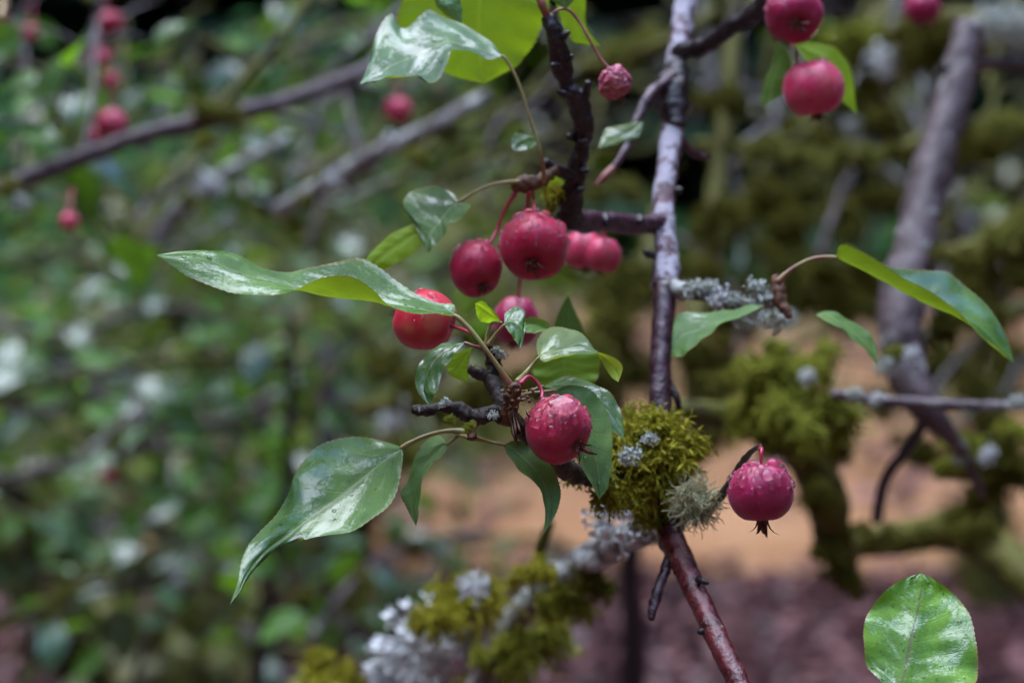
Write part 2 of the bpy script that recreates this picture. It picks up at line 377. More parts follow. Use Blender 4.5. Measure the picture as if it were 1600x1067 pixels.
# ------------------------------------------------------------------ moss, lichen
def blade(b, p, d, L, wd, r):
    side = d.cross(Vector((r.uniform(-1, 1), r.uniform(-1, 1), r.uniform(-1, 1)))).normalized() * wd
    q = p + d * L * .5 + Vector((0, 0, -L * .05))
    b.add([p - side * .3, p + side * .3, q + side, q - side, p + d * L + Vector((0, 0, -L * .25))], [(0, 1, 2, 3), (3, 2, 4)])
def moss_mesh(name, mat, Rr, n, seed, L=(.5, 1.0), blades=9, bw=.06, flat=(1, 1, 1)):
    r = random.Random(seed); b = MB()
    for _ in range(n):
        d = Vector((r.gauss(0, 1), r.gauss(0, 1), r.gauss(0, 1))).normalized()
        if d.z < -.3 and r.random() < .5: d.z *= -.5; d.normalize()
        ln = noise.noise(d * 2.3 + Vector((seed, 0, 0))) * .35 + 1
        p = Vector((d.x * flat[0], d.y * flat[1], d.z * flat[2])) * Rr * .45 * ln
        d = (d + Vector((r.gauss(0, .4), r.gauss(0, .4), r.gauss(.15, .4)))).normalized()
        ll = Rr * r.uniform(*L) * ln; q = p.copy()
        for k in range(blades):
            d = (d + Vector((r.gauss(0, .12), r.gauss(0, .12), r.gauss(-.10, .12)))).normalized()
            q = q + d * ll / blades
            bd = (d * .8 + Vector((r.gauss(0, .6), r.gauss(0, .6), r.gauss(0, .6)))).normalized()
            blade(b, q, bd, ll * .26, Rr * bw * r.uniform(.6, 1), r)
        b.tube([p, (p + q) / 2, q], [Rr * .018, Rr * .014, Rr * .008], 3, 5, cap=False)
    # dense heart
    b.tube([Vector((-Rr * .3 * flat[0], 0, 0)), Vector((0, 0, 0)), Vector((Rr * .3 * flat[0], 0, 0))], [Rr * .3, Rr * .42, Rr * .3], 10, 8, .4, 2 / Rr)
    return b.mesh(name, mat)
def lichen_mesh(name, mat, Rr, n, seed):
    r = random.Random(seed); b = MB()
    for _ in range(n):
        d = Vector((r.gauss(0, 1), r.gauss(0, .8), r.gauss(.2, .6))).normalized(); p = d * Rr * r.uniform(.35, .9)
        q = p + (d + Vector((r.gauss(0, .5), r.gauss(0, .5), r.gauss(.3, .5)))) * Rr * .22
        t = d.orthogonal().normalized(); s = d.cross(t); rad = Rr * r.uniform(.09, .24); vs = [q]; ph = r.uniform(0, 6.28); nl = r.choice((2, 3, 4))
        for k in range(12):
            a = 2 * math.pi * k / 12; rr = rad * r.uniform(.6, 1.3)
            vs.append(q + (t * math.cos(a) + s * math.sin(a)) * rr + d * rad * (.35 + .55 * math.sin(nl * a + ph) + r.uniform(-.12, .12)))
        b.add(vs, [(0, 1 + k, 1 + (k + 1) % 12) for k in range(12)])
        b.tube([p * .6, q], [rad * .22, rad * .3], 4, 3, cap=False)
    return b.mesh(name, mat)
def beard_mesh(name, mat, Rr, n, seed):
    r = random.Random(seed); b = MB()
    for _ in range(n):
        d = Vector((r.gauss(0, 1), r.gauss(0, 1), r.gauss(0, 1))).normalized(); p = d * Rr * r.uniform(.1, .55); pts = [p]
        for k in range(6):
            d = (d + Vector((r.gauss(0, .55), r.gauss(0, .55), r.gauss(-.05, .55)))).normalized(); pts.append(pts[-1] + d * Rr * .14)
        b.tube(pts, [Rr * .016] * 6 + [Rr * .008], 3, 14, cap=False)
    b.tube([Vector((-Rr * .3, 0, 0)), Vector((0, 0, 0)), Vector((Rr * .3, 0, 0))], [Rr * .3, Rr * .42, Rr * .3], 10, 8, .4, 2 / Rr)
    return b.mesh(name, mat)
M_BACK = moss_mat('moss_dull', (.26, .26, .05), (.13, .135, .02), (.05, .045, .012))
def moss_patch(mat, seed):
    r = random.Random(seed); b = MB()
    for k in range(9):
        c = Vector((r.gauss(0, .5), r.gauss(0, .4), r.gauss(-.05, .28))); sz = r.uniform(.25, .62)
        b.tube([c * .7 - Vector((sz * .3, 0, 0)), c * .75, c * .7 + Vector((sz * .3, 0, .02))], [sz * .12, sz * .28, sz * .12], 6, 5, .5, 3)
        for _ in range(48):
            d = Vector((r.gauss(0, 1), r.gauss(0, 1), r.gauss(0, 1))).normalized(); q = c + d * sz * .25; ll = sz * r.uniform(.3, 1.5) * (1.3 if d.z < 0 else .8)
            d = (d + Vector((r.gauss(0, .5), r.gauss(0, .5), r.gauss(-.1, .5)))).normalized()
            for j in range(8):
                d = (d + Vector((r.gauss(0, .15), r.gauss(0, .15), r.gauss(-.14, .12)))).normalized(); q = q + d * ll / 8
                bd = (d * .8 + Vector((r.gauss(0, .6), r.gauss(0, .6), r.gauss(0, .6)))).normalized(); blade(b, q, bd, .13 + ll * .12, .05 * r.uniform(.5, 1.1), r)
    return b.mesh('moss', mat)
MOSS_V = [[moss_patch(m, 100 + 10 * i + j) for j in range(3)] for i, m in enumerate((M_BACK, M_GREEN, M_OLIVE))]
MOSS_H = [[moss_patch(m, 200 + 10 * i + j) for j in range(4)] for i, m in enumerate((M_GOLD, M_GREEN, M_OLIVE))]
class _Pick:
    def __init__(s, v): s.v = v
    def __getitem__(s, i): return s.v[i][rng.randrange(len(s.v[i]))]
MOSS, MOSSH = _Pick(MOSS_V), _Pick(MOSS_H)
LICH = [lichen_mesh('lichen', LICHEN, 1, 70, 21), lichen_mesh('lichen', LICHEN_W, 1, 70, 22)]
def grow(mesh, name, parent, pos, sc, rot=None):
    o = bpy.data.objects.new(name, mesh); COL.objects.link(o)
    o.parent = parent
    o.location = pos - (WORLD[parent.name] if parent is not None else Vector())
    o.scale = sc if isinstance(sc, (tuple, list)) else (sc, sc, sc)
    o.rotation_euler = rot or (rng.uniform(-.4, .4), rng.uniform(-.4, .4), rng.uniform(0, 6.28))
    WORLD[o.name] = pos.copy(); return o

# ------------------------------------------------------------------ fruit
def sphere_mesh(name, mat, nu, nv, fn=None):
    b = MB(); vs = [(0, 0, 1)]
    for i in range(1, nv):
        th = math.pi * i / nv
        for k in range(nu):
            a = 2 * math.pi * k / nu; vs.append((math.sin(th) * math.cos(a), math.sin(th) * math.sin(a), math.cos(th)))
    vs.append((0, 0, -1)); e = len(vs) - 1
    fs = [(0, 1 + k, 1 + (k + 1) % nu) for k in range(nu)]
    for i in range(nv - 2):
        o = 1 + i * nu; fs += [(o + k, o + nu + k, o + nu + (k + 1) % nu, o + (k + 1) % nu) for k in range(nu)]
    o = 1 + (nv - 2) * nu; fs += [(o + k, e, o + (k + 1) % nu) for k in range(nu)]
    if fn: vs = [fn(Vector(v)) for v in vs]
    b.add(vs, fs); return b.mesh(name, mat)
def wob(seed, am):
    def f(v):
        k = 1 + am * noise.noise(Vector((v.x, v.y, 0)) * 1.5 + Vector((seed, seed, 0)))
        return Vector((v.x * k, v.y * k, v.z))
    return f
DROPS = [sphere_mesh('water_drop', WATER, 18, 12, wob(s, .22)) for s in (1.3, 4.7, 9.1)]
BIGDROP = sphere_mesh('water_drop', WATER, 32, 16, wob(6.2, .35))

def fruit_geo(Rr, seed, wrinkle=0, squash=.96, nu=48, nv=32):
    vs = []
    def rad(th, a):
        s, c = math.sin(th), math.cos(th)
        lob = 1 + .022 * math.cos(5 * a + seed) * s + .03 * noise.noise(Vector((s * math.cos(a), s * math.sin(a), c)) * 1.3 + Vector((seed, 0, 0)))
        if wrinkle: lob += wrinkle * (abs(noise.noise(Vector((s * math.cos(a), s * math.sin(a), c)) * 3.1 + Vector((seed, 3, 0)))) - .2)
        z = c * squash - .20 * math.exp(-(th / .33) ** 2) + .16 * math.exp(-((math.pi - th) / .32) ** 2)
        x = s ** .92 * (1.0 - .05 * c) * lob
        return Vector((x * math.cos(a), x * math.sin(a), z * lob)) * Rr
    vs.append(rad(1e-4, 0))
    for i in range(1, nv):
        for k in range(nu): vs.append(rad(math.pi * i / nv, 2 * math.pi * k / nu))
    vs.append(rad(math.pi - 1e-4, 0)); e = len(vs) - 1
    fs = [(0, 1 + k, 1 + (k + 1) % nu) for k in range(nu)]
    for i in range(nv - 2):
        o = 1 + i * nu; fs += [(o + k, o + nu + k, o + nu + (k + 1) % nu, o + (k + 1) % nu) for k in range(nu)]
    o = 1 + (nv - 2) * nu; fs += [(o + k, e, o + (k + 1) % nu) for k in range(nu)]
    return vs, fs

FG = 'crabapples hanging in the wet tree'
def crabapple(label, x, y, r_px, D, stalk_dir, mat, stalk_to=None, seed=0, scale=(1, 1, 1), drops=(), ndrops=0, dew=0, drop_r=(2, 5), wrinkle=0, sepals=True, squash=.96, stalk_mat=None, stalk_r=.0006, stalk_at=None, det=True, calyx_len=1.0):
    c = P(x, y, D); Rr = r_px * mpp(D)
    root = thing('crabapple', label, 'crabapple', c, FG)
    z = stalk_dir; q = Vector((0, 0, 1)).rotation_difference(z); q = q @ Quaternion((0, 0, 1), seed * 1.7)
    mt = q.to_matrix()
    vs, fs = fruit_geo(Rr, seed, wrinkle, squash, *((48, 32) if det else (20, 14)))
    vs = [mt @ v for v in vs]; vs = [RT * (v.dot(RT) * scale[0]) + UP * (v.dot(UP) * scale[1]) + FW * (v.dot(FW) * scale[2]) for v in vs]
    b = MB(); b.add(vs, fs); me = b.mesh('flesh', mat); flesh = link('flesh', me, root)
    tree = BVHTree.FromPolygons(vs, fs)
    def surf(d):
        h = tree.ray_cast(d * Rr * 3, -d); return h[0], h[1]
    # calyx
    cp, cn = surf(-z)
    if cp is None: cp, cn = -z * Rr * .8, -z
    axis = -z; t1 = axis.orthogonal().normalized(); t2 = axis.cross(t1)
    r = random.Random(seed + 50)
    if det:
        cb = MB()
        cb.tube([cp - axis * Rr * .06, cp + axis * Rr * .06, cp + axis * Rr * .13], [Rr * .19, Rr * .17, Rr * .08], 12, 6, .3, 900)
        for k in range(12):
            a = r.uniform(0, 6.28); d = (t1 * math.cos(a) + t2 * math.sin(a)) * r.uniform(.1, .5) + axis
            s0 = cp + (t1 * math.cos(a) + t2 * math.sin(a)) * Rr * r.uniform(.02, .15)
            cb.tube([s0, s0 + d * Rr * .15, s0 + d * Rr * .28 + t1 * Rr * r.uniform(-.06, .06)], [Rr * .016, Rr * .013, Rr * .010], 4, 5)
        cal = cb.build('calyx', CALYX, root, origin=WORLD[root.name] * 0)
        if sepals:
            for k in range(5):
                a = 2 * math.pi * k / 5 + r.uniform(-.25, .25); o = t1 * math.cos(a) + t2 * math.sin(a); s = axis.cross(o)
                ln = Rr * .42 * r.uniform(.6, 1.25) * calyx_len; p0 = cp + o * Rr * .15; sb = MB(); vv = []
                curl = r.uniform(.2, .95); tw = r.uniform(-.4, .4)
                for i in range(6):
                    t = i / 5; d = p0 + axis * ln * (math.sin(t * 1.6) * .75) + o * ln * (t * t * curl) + s * ln * tw * t * t
                    wdt = Rr * .085 * (1 - t) ** .7 + Rr * .012
                    vv += [d - s * wdt, d + axis * 0 - o * wdt * .4, d + s * wdt, d + o * wdt * .35]
                sb.add(vv, [(4 * i + j, 4 * i + (j + 1) % 4, 4 * i + 4 + (j + 1) % 4, 4 * i + 4 + j) for i in range(5) for j in range(4)])
                sb.build('sepal', CALYX, cal, origin=(0, 0, 0))
    else:
        cb = MB(); cb.tube([cp - axis * Rr * .05, cp + axis * Rr * .3], [Rr * .2, Rr * .06], 6, 4, .3, 500); cb.build('calyx', CALYX, root, origin=(0, 0, 0))
    if stalk_to is not None:
        sa = surf(stalk_at.normalized())[0] if stalk_at is not None else surf(z)[0]
        sa = sa if sa is not None else z * Rr * .8
        pts = [sa - sa.normalized() * Rr * .1] + [sa + (stalk_at or z).normalized() * Rr * .12] + [p - c for p in stalk_to]
        MB().tube(pts, [stalk_r] * (len(pts) - 1) + [stalk_r * 1.6], 8, 28, .12, 700).build('stalk', stalk_mat or STALK, root, origin=(0, 0, 0))
    # water
    view = (CAM - c).normalized()
    def drop(p, n, rr, h=.74, mesh=None, el=None):
        o = bpy.data.objects.new('water_drop', mesh or DROPS[r.randrange(3)]); COL.objects.link(o); o.parent = root
        o.location = p + n * rr * h * .12
        down = Vector((0, 0, -1)); x = down - n * down.dot(n); x = x.normalized() if x.length > .05 else n.orthogonal().normalized()
        yv = n.cross(x); o.rotation_mode = 'QUATERNION'; o.rotation_quaternion = Matrix((x, yv, n)).transposed().to_quaternion()
        o.scale = el or (rr * 1.05, rr, rr * h); WORLD[o.name] = c + o.location
    placed = []
    for dr in drops:
        px, py, rp = dr[:3]
        ray = (P(px, py, D) - CAM).normalized(); h = tree.ray_cast(CAM - c, ray)
        if h[0] is None: continue
        rr = rp * mpp(D); placed.append((h[0], rr * .9))
        if len(dr) > 3: drop(h[0], h[1], rr, mesh=BIGDROP, el=(rr * dr[3] * .95, rr * 1.25, rr * .42))
        else: drop(h[0], h[1], rr)
    k = 0
    for _ in range(ndrops * 12):
        if k >= ndrops: break
        d = Vector((r.gauss(0, 1), r.gauss(0, 1), r.gauss(.7, .8))).normalized()
        if d.z < -.05 or d.dot(view) < -.2: continue
        h = surf(d)
        if h[0] is None: continue
        rr = r.uniform(*drop_r) * mpp(D) * (.6 + .6 * max(0, d.z))
        if any((h[0] - a).length < (rr + b_) * .85 for a, b_ in placed): continue
        placed.append((h[0], rr)); drop(h[0], h[1], rr); k += 1
    if dew:
        db = MB()
        for _ in range(dew):
            d = Vector((r.gauss(0, 1), r.gauss(0, 1), r.gauss(.45, .9))).normalized()
            if d.dot(view) < -.3 or d.z < -.35 + .4 * r.random(): continue
            h = surf(d)
            if h[0] is None: continue
            rr = r.uniform(.3, 1.0) ** 1.5 * 1.6 * mpp(D); n = h[1]; t = n.orthogonal().normalized(); s = n.cross(t); vv = [h[0] + n * rr * .75]
            for q_ in range(6):
                a = q_ * math.pi / 3; vv.append(h[0] + (t * math.cos(a) + s * math.sin(a)) * rr * .8 + n * rr * .45)
            for q_ in range(6):
                a = q_ * math.pi / 3; vv.append(h[0] + (t * math.cos(a) + s * math.sin(a)) * rr - n * rr * .2)
            db.add(vv, [(0, 1 + i, 1 + (i + 1) % 6) for i in range(6)] + [(1 + i, 7 + i, 7 + (i + 1) % 6, 1 + (i + 1) % 6) for i in range(6)])
        if db.v: tag(db.build('dew', WATER, root, origin=(0, 0, 0)), kind='stuff')
    return root

# ================================================================== SETTING
def ground_mat():
    t = NT('dead_grass_ground'); ob = t.obj()
    n1 = t.noise(ob, .5, 4); n2 = t.noise(ob, 1.7, 5, .7); n3 = t.noise(ob, 60, 4, .7)
    c = t.mix(t.step(n2, .3, .7), (.32, .150, .066), (.50, .265, .135))
    c = t.mix(t.math('MULTIPLY', t.step(n3, .45, .75), .5), c, (.20, .12, .06))
    c = t.mix(t.math('MULTIPLY', t.step(n1, .52, .66), .7), c, (.17, .15, .055))
    return t.end(t.bsdf(Base_Color=c, Roughness=.85, Specular_IOR_Level=.15, Normal=t.bump(n3, .02, .6)))
gm = MB(); NX = 60
gx = np.linspace(-90, 90, NX); gy = np.linspace(-90, 90, NX)
gm.add([(x, y, 0.05 * noise.noise(Vector((x, y, 0)) * .25) if abs(x) + abs(y) > 14 else 0) for y in gy for x in gx],
       [(j * NX + i, j * NX + i + 1, (j + 1) * NX + i + 1, (j + 1) * NX + i) for j in range(NX - 1) for i in range(NX - 1)])
tag(gm.build('ground', ground_mat()), kind='structure', label='orange tan ground of dead grass and needles', cat='ground')
# mulch bed under the near trees
mul = plain_mat('mulch_soil', (.030, .011, .014), (.07, .026, .031), 25, .7, .01)
chipm = NT('mulch_chips'); gi = chipm.n('ShaderNodeNewGeometry').outputs['Random Per Island']
cr = chipm.n('ShaderNodeValToRGB'); chipm.t.links.new(gi, cr.inputs[0])
for p_, c_ in ((0, (.022, .008, .010)), (.55, (.078, .028, .028)), (.80, (.13, .052, .048)), (.90, (.32, .15, .14))):
    e_ = cr.color_ramp.elements[0] if p_ == 0 else cr.color_ramp.elements.new(p_); e_.color = c_ + (1,)
cr.color_ramp.elements[-1].color = (.42, .22, .20, 1)
CHIP = chipm.end(chipm.bsdf(Base_Color=cr.outputs[0], Roughness=.35, Specular_IOR_Level=.5))
mb = MB()
edge = [(-7 + i * .35, 5.75 + .35 * noise.noise(Vector((i * .3, 2, 0))) + .05 * i * .1) for i in range(41)]
mv = [(x, -3, .012) for x, _ in edge] + [(x, y, .012) for x, y in edge]
mb.add(mv, [(i, i + 1, 42 + i, 41 + i) for i in range(40)])
tag(mb.build('mulch_bed', mul), kind='structure', label='reddish purple bark mulch bed below the tree', cat='ground')
cb = MB(); r = random.Random(5)
for _ in range(13000):
    x = r.uniform(-2.2, 2.2); y = r.uniform(4.2, 7.0)
    if y > np.interp(x, [e[0] for e in edge], [e[1] for e in edge]) + abs(r.gauss(0, .16)): continue
    a = r.uniform(0, 6.28); l = r.uniform(.012, .04); wd = r.uniform(.006, .018); tl = r.uniform(-.5, .5); h = r.uniform(.014, .03)
    ux, uy = math.cos(a), math.sin(a); vv = []
    for dz in (0, .005):
        for s1, s2 in ((-1, -1), (1, -1), (1, 1), (-1, 1)):
            vv.append((x + ux * l * s1 - uy * wd * s2, y + uy * l * s1 + ux * wd * s2, h + s1 * tl * l + dz))
    cb.add(vv, [(3, 2, 1, 0), (4, 5, 6, 7), (0, 1, 5, 4), (1, 2, 6, 5), (2, 3, 7, 6), (3, 0, 4, 7)])
tag(cb.build('mulch_chips', CHIP, smooth=False), kind='stuff', label='scattered reddish bark chips covering the mulch bed')

# far wood: conifers and broadleaf trees all round the clearing, one mass
def wood_mat(name, a, b):
    t = NT(name); g = t.n('ShaderNodeNewGeometry').outputs['Random Per Island']
    return t.end(t.bsdf(Base_Color=t.mix(g, a, b), Roughness=.7, Specular_IOR_Level=.1))
W_DARK = wood_mat('conifer_green', (.012, .027, .012), (.042, .070, .032))
W_MID = wood_mat('shrub_green', (.026, .080, .018), (.070, .17, .045))
W_TRUNK = plain_mat('far_trunk', (.05, .04, .035), (.12, .09, .08), 8, .8, .01)
wb = MB(); r = random.Random(31)
for k in range(150):
    a = 2 * math.pi * k / 150 + r.uniform(-.02, .02); dist = r.uniform(15, 24)
    x, y = math.sin(a) * dist, math.cos(a) * dist; H = r.uniform(16, 24)
    wb.tube([Vector((x, y, -.2)), Vector((x, y, H * .6)), Vector((x, y, H))], [.22, .14, .03], 6, 5, mi=1)
    for i in range(760):
        t = r.random() ** 1.5; z = .3 + t * (H - .3); rr = (1 - t) * 2.6 + .3; b_ = r.uniform(0, 6.28); q = rr * r.uniform(.3, 1)
        p = Vector((x + math.cos(b_) * q, y + math.sin(b_) * q, z - q * .25)); o = Vector((math.cos(b_), math.sin(b_), -.3)); s = Vector((-math.sin(b_), math.cos(b_), 0)) * r.uniform(.2, .45); l = r.uniform(.5, 1.1)
        wb.add([p - s * .4, p + s * .4, p + o * l * .6 + s, p + o * l, p + o * l * .6 - s], [(0, 1, 2, 3, 4)], 0)
for k in range(26000):
    a = r.uniform(0, 6.283); dist = r.uniform(17.5, 26); z = 6.0 * r.random() ** 1.2
    p = Vector((math.sin(a) * dist, math.cos(a) * dist, z)); o = Vector((r.gauss(0, 1), r.gauss(0, 1), r.gauss(-.2, .5))).normalized(); s = o.orthogonal().normalized() * r.uniform(.15, .4); l = r.uniform(.4, .9)
    wb.add([p, p + o * l * .5 + s, p + o * l, p + o * l * .5 - s], [(0, 1, 2, 3)], 0)
tag(wb.build('far_wood', [W_DARK, W_TRUNK], smooth=False), kind='stuff', label='dark mixed wood closing off the clearing behind the orchard')
lit = MB()
for k in range(5000):
    x, y = r.uniform(-4, 4), r.uniform(5.9, 13)
    if noise.noise(Vector((x * 1.1, y * .6, 11))) < -.05: continue
    p = Vector((x, y, r.uniform(.012, .03))); a = r.uniform(0, 6.28); o = Vector((math.cos(a), math.sin(a), r.uniform(-.1, .4))) * r.uniform(.03, .07); q = Vector((-math.sin(a), math.cos(a), r.uniform(-.2, .3))) * r.uniform(.015, .035)
    lit.add([p - o, p + q, p + o, p - q], [(0, 1, 2, 3)])
tag(lit.build('leaf_litter', CHIP, smooth=False), kind='stuff', label='fallen brown leaves scattered over the orange ground')
gl = MB()
for k in range(7000):
    x, y = r.uniform(-4, 4), r.uniform(5.9, 13); v = noise.noise(Vector((x * .9, y * .5, 3)))
    if v < .02: continue
    for j in range(2):
        p = Vector((x + r.gauss(0, .05), y + r.gauss(0, .05), 0)); o = Vector((r.gauss(0, .5), r.gauss(0, .5), 1)).normalized(); q = Vector((r.gauss(0, 1), r.gauss(0, 1), 0)).normalized() * .008; l = r.uniform(.04, .14)
        gl.add([p - q, p + q, p + o * l + Vector((o.x, o.y, -.3)) * l * .3], [(0, 1, 2)])
tag(gl.build('grass_tufts', W_MID, smooth=False), kind='stuff', label='short green tufts breaking up the orange ground')
ub = MB()
for k in range(12000):
    a = r.uniform(-.33, -.03); dist = r.uniform(5.9, 9.5)
    if noise.noise(Vector((a * 14, dist * .8, 7))) < -.08 + .25 * max(0, (a + .12) / .12): continue
    z = r.random() ** 1.2 * (.55 + .35 * noise.noise(Vector((a * 12, dist, 1))))
    p = Vector((math.sin(a) * dist, math.cos(a) * dist, z)); o = Vector((r.gauss(0, 1), r.gauss(0, 1), r.gauss(.1, .5))).normalized(); s = o.orthogonal().normalized() * r.uniform(.015, .035); l = r.uniform(.05, .11)
    ub.add([p, p + o * l * .5 + s, p + o * l, p + o * l * .5 - s], [(0, 1, 2, 3)])
for k in range(16000):
    a = r.uniform(-.55, .5); dist = r.uniform(9.5, 15) if a < -.02 else r.uniform(13.2, 15.5)
    mound = .5 + .5 * noise.noise(Vector((a * 9, dist * .4, 0)))
    z = r.random() ** 1.2 * (1.3 * mound + .45) * (1.0 if a < -.12 else 1.45 if a < .0 else .28)
    p = Vector((math.sin(a) * dist, math.cos(a) * dist, z)); o = Vector((r.gauss(0, 1), r.gauss(0, 1), r.gauss(.2, .5))).normalized(); s = o.orthogonal().normalized() * r.uniform(.03, .07); l = r.uniform(.10, .2)
    ub.add([p, p + o * l * .5 + s, p + o * l, p + o * l * .5 - s], [(0, 1, 2, 3)])
tag(ub.build('undergrowth', W_MID, smooth=False), kind='stuff', label='fresh green undergrowth along the edge of the wood')

# ================================================================== NEIGHBOURING TREES (behind)
def apple_tree(label, x, y, H, seed, nleaf, spread, lean=0, leaf_lo=.7):
    r = random.Random(seed); root = thing('apple_tree', label, 'apple tree', (x, y, 0), 'apple trees standing behind the near branches')
    base = Vector((x, y, 0)); top = base + Vector((lean, 0, H * .35))
    MB().tube([base - Vector((0, 0, .05)), base + Vector((lean * .3, .02, H * .18)), top], [.075, .06, .05], 10, 14, .25, 14).build('trunk', B_MOSSY, root)
    fb = [MB(), MB(), MB()]
    for k in range(7):
        a = 2 * math.pi * k / 7 + r.uniform(-.3, .3); e = r.uniform(.3, .9); L = spread * r.uniform(.7, 1.1)
        p1 = top + Vector((math.cos(a) * L * .4, math.sin(a) * L * .4, H * .2 * e)); p2 = top + Vector((math.cos(a) * L, math.sin(a) * L, H * .45 * e + r.uniform(-.3, .2)))
        lb = MB().tube([top - Vector((0, 0, .03)), p1, p2], [.035, .024, .009], 7, 10, .25, 25)
        for j in range(6):
            t = r.uniform(.2, 1); q = top.lerp(p1, t * 2) if t < .5 else p1.lerp(p2, t * 2 - 1)
            q2 = q + Vector((r.gauss(0, .3), r.gauss(0, .3), r.gauss(.05, .3))); lb.tube([q, (q + q2) / 2 + Vector((0, 0, .03)), q2], [.009, .007, .003], 5, 5, .2, 50)
            for i in range(int(nleaf / 75)):
                s_ = r.random(); lp = q.lerp(q2, s_) + Vector((r.gauss(0, .05), r.gauss(0, .05), r.gauss(0, .05)))
                if lp.z < leaf_lo * .5: continue
                b = fb[r.choice((0, 0, 1, 2))]; d = Vector((r.gauss(0, 1), r.gauss(0, 1), r.gauss(-.35, .5))).normalized(); n = Vector((r.gauss(0, .5), r.gauss(-.25, .5), 1)).normalized(); m = aim(d, n); l = r.uniform(.05, .08)
                b.add([lp + m @ Vector(v) * l for v in ((0, 0, 0), (.35, .3, .06), (.35, 0, -.02), (.35, -.3, .06), (.75, .22, 0), (.75, 0, -.06), (.75, -.22, 0), (1, 0, -.12))],
                      [(0, 2, 1), (0, 3, 2), (1, 2, 5, 4), (2, 3, 6, 5), (4, 5, 7), (5, 6, 7)])
        lb.build('limb', B_DARK, root)
    for b, m in zip(fb, LB):
        if b.v: tag(b.build('foliage', m, root), kind='stuff')
    return root
apple_tree('leafy apple tree farthest left behind the blurred left twigs', -.85, 4.2, 1.5, 3, 5200, .9)
apple_tree('leafy apple tree low on the left beside orange ground', -.42, 5.6, 1.8, 4, 4600, .8)
apple_tree('slim leafy apple tree seen just above the two middle fruits', -.12, 7.8, 2.3, 5, 800, .8)
apple_tree('sparse mossy apple tree far behind the thick right branch', 1.25, 5.6, 2.5, 6, 420, 1.0)

# ------------------------------------------------------------------ blurred branches
DS = 1.0
def PD(pts): return [(x, y, d * DS) for x, y, d in pts]
def branch(label, pts, rpx, bark, cat='branch', name='branch', group=None, sides=10, bump=.22):
    pts = PD(pts); p = PS(pts); root = thing(name, label, cat, p[0], group)
    rr = rpx if isinstance(rpx, list) else [rpx] * len(pts)
    rad = [q * mpp(d[2]) for q, d in zip(rr, pts)]
    MB().tube(p, rad, sides, 8 * len(pts), bump, 130).build('stem', bark, root)
    return root
def twig(root, pts, rpx, bark, name='twig', bump=.2, n=None, sides=8):
    rr = rpx if isinstance(rpx, list) else [rpx] * len(pts)
    return MB().tube(PS(pts), [q * mpp(d[2]) for q, d in zip(rr, pts)], sides, n or 6 * len(pts), bump, 260).build(name, bark, root)
def mossy(root, lst, name='moss'):
    for x, y, d, rpx, k in lst:
        d *= DS; s = rpx * mpp(d) * .78
        if name == 'moss': grow(MOSS[k], 'moss', root, P(x, y, d), (s * rng.uniform(.9, 1.2), s * rng.uniform(.9, 1.1), s * rng.uniform(.8, 1)))
        else: grow(LICH[k], 'lichen', root, P(x, y, d), s)
def leafy(root, pts, n, seed, spread=.05, kinds=(0, 1, 2, 3, 4), size=1.0):
    r = random.Random(seed); p = PS(pts); c = catmull(p, 60)
    tb = MB()
    for k in range(n):
        b = Vector(c[r.randrange(60)]); d = Vector((r.gauss(0, 1), r.gauss(0, .8), r.gauss(-.15, .6))).normalized()
        e = b + d * spread * r.uniform(.3, 1.6)
        tb.tube([b, (b + e) / 2 + Vector((0, 0, .006)), e], [.0014, .0011, .0008], 4, 5)
        ld = (d + Vector((r.gauss(0, .5), r.gauss(0, .5), r.gauss(-.4, .5)))).normalized(); nm = Vector((r.gauss(0, .4), r.gauss(-.35, .45), 1)).normalized()
        o = bpy.data.objects.new('leaf', LV[kinds[r.randrange(len(kinds))]]); COL.objects.link(o); o.parent = root; o.location = e - WORLD[root.name]
        o.rotation_mode = 'QUATERNION'; o.rotation_quaternion = aim(ld, nm).to_quaternion(); s = size * r.uniform(.7, 1.15); o.scale = (s, s, s)
    tag(tb.build('fine_twigs', B_DARK, root), kind='stuff')

GB = 'blurred branches of the neighbouring apple trees'
b1 = branch('long purple grey branch slanting across the upper left', [(-60, 318, 1.42), (60, 272, 1.42), (230, 210, 1.42), (335, 186, 1.43), (440, 160, 1.45), (600, 100, 1.5)], [16, 15, 14, 15, 14, 12], B_GREY, group=GB)
twig(b1, [(335, 186, 1.43), (375, 130, 1.44), (430, 70, 1.46), (500, -30, 1.5)], [9, 8, 7, 6], B_MOSSY)
twig(b1, [(130, 240, 1.42), (145, 150, 1.45), (150, 60, 1.5), (160, -40, 1.55)], [6, 5, 5, 4], B_GREY)
mossy(b1, [(330, 172, 1.42, 34, 0), (12, 290, 1.4, 30, 0), (370, 178, 1.42, 24, 0), (320, 215, 1.44, 22, 1)])
mossy(b1, [(30, 320, 1.4, 22, 0), (590, 105, 1.5, 20, 1)], 'lichen')
leafy(b1, [(40, 280, 1.45), (130, 120, 1.5), (170, 20, 1.55)], 16, 41, .045)
leafy(b1, [(30, 280, 1.45), (60, 350, 1.5), (170, 330, 1.5)], 8, 42, .04)
b2 = branch('grey lichened branch slanting below the upper left fruit', [(430, 330, 1.6), (500, 292, 1.58), (590, 240, 1.55), (680, 195, 1.55), (760, 150, 1.6)], [13, 15, 14, 12, 10], B_LICH, group=GB)
mossy(b2, [(480, 310, 1.58, 22, 0), (700, 200, 1.56, 26, 2), (650, 240, 1.56, 20, 1)]); mossy(b2, [(520, 285, 1.56, 20, 1), (610, 225, 1.54, 18, 1)], 'lichen')
b3 = branch('short pale blurred twig below the long purple grey branch', [(240, 380, 1.9), (280, 330, 1.9), (330, 285, 1.9), (450, 215, 1.95)], [13, 15, 12, 8], B_LICH, group=GB)
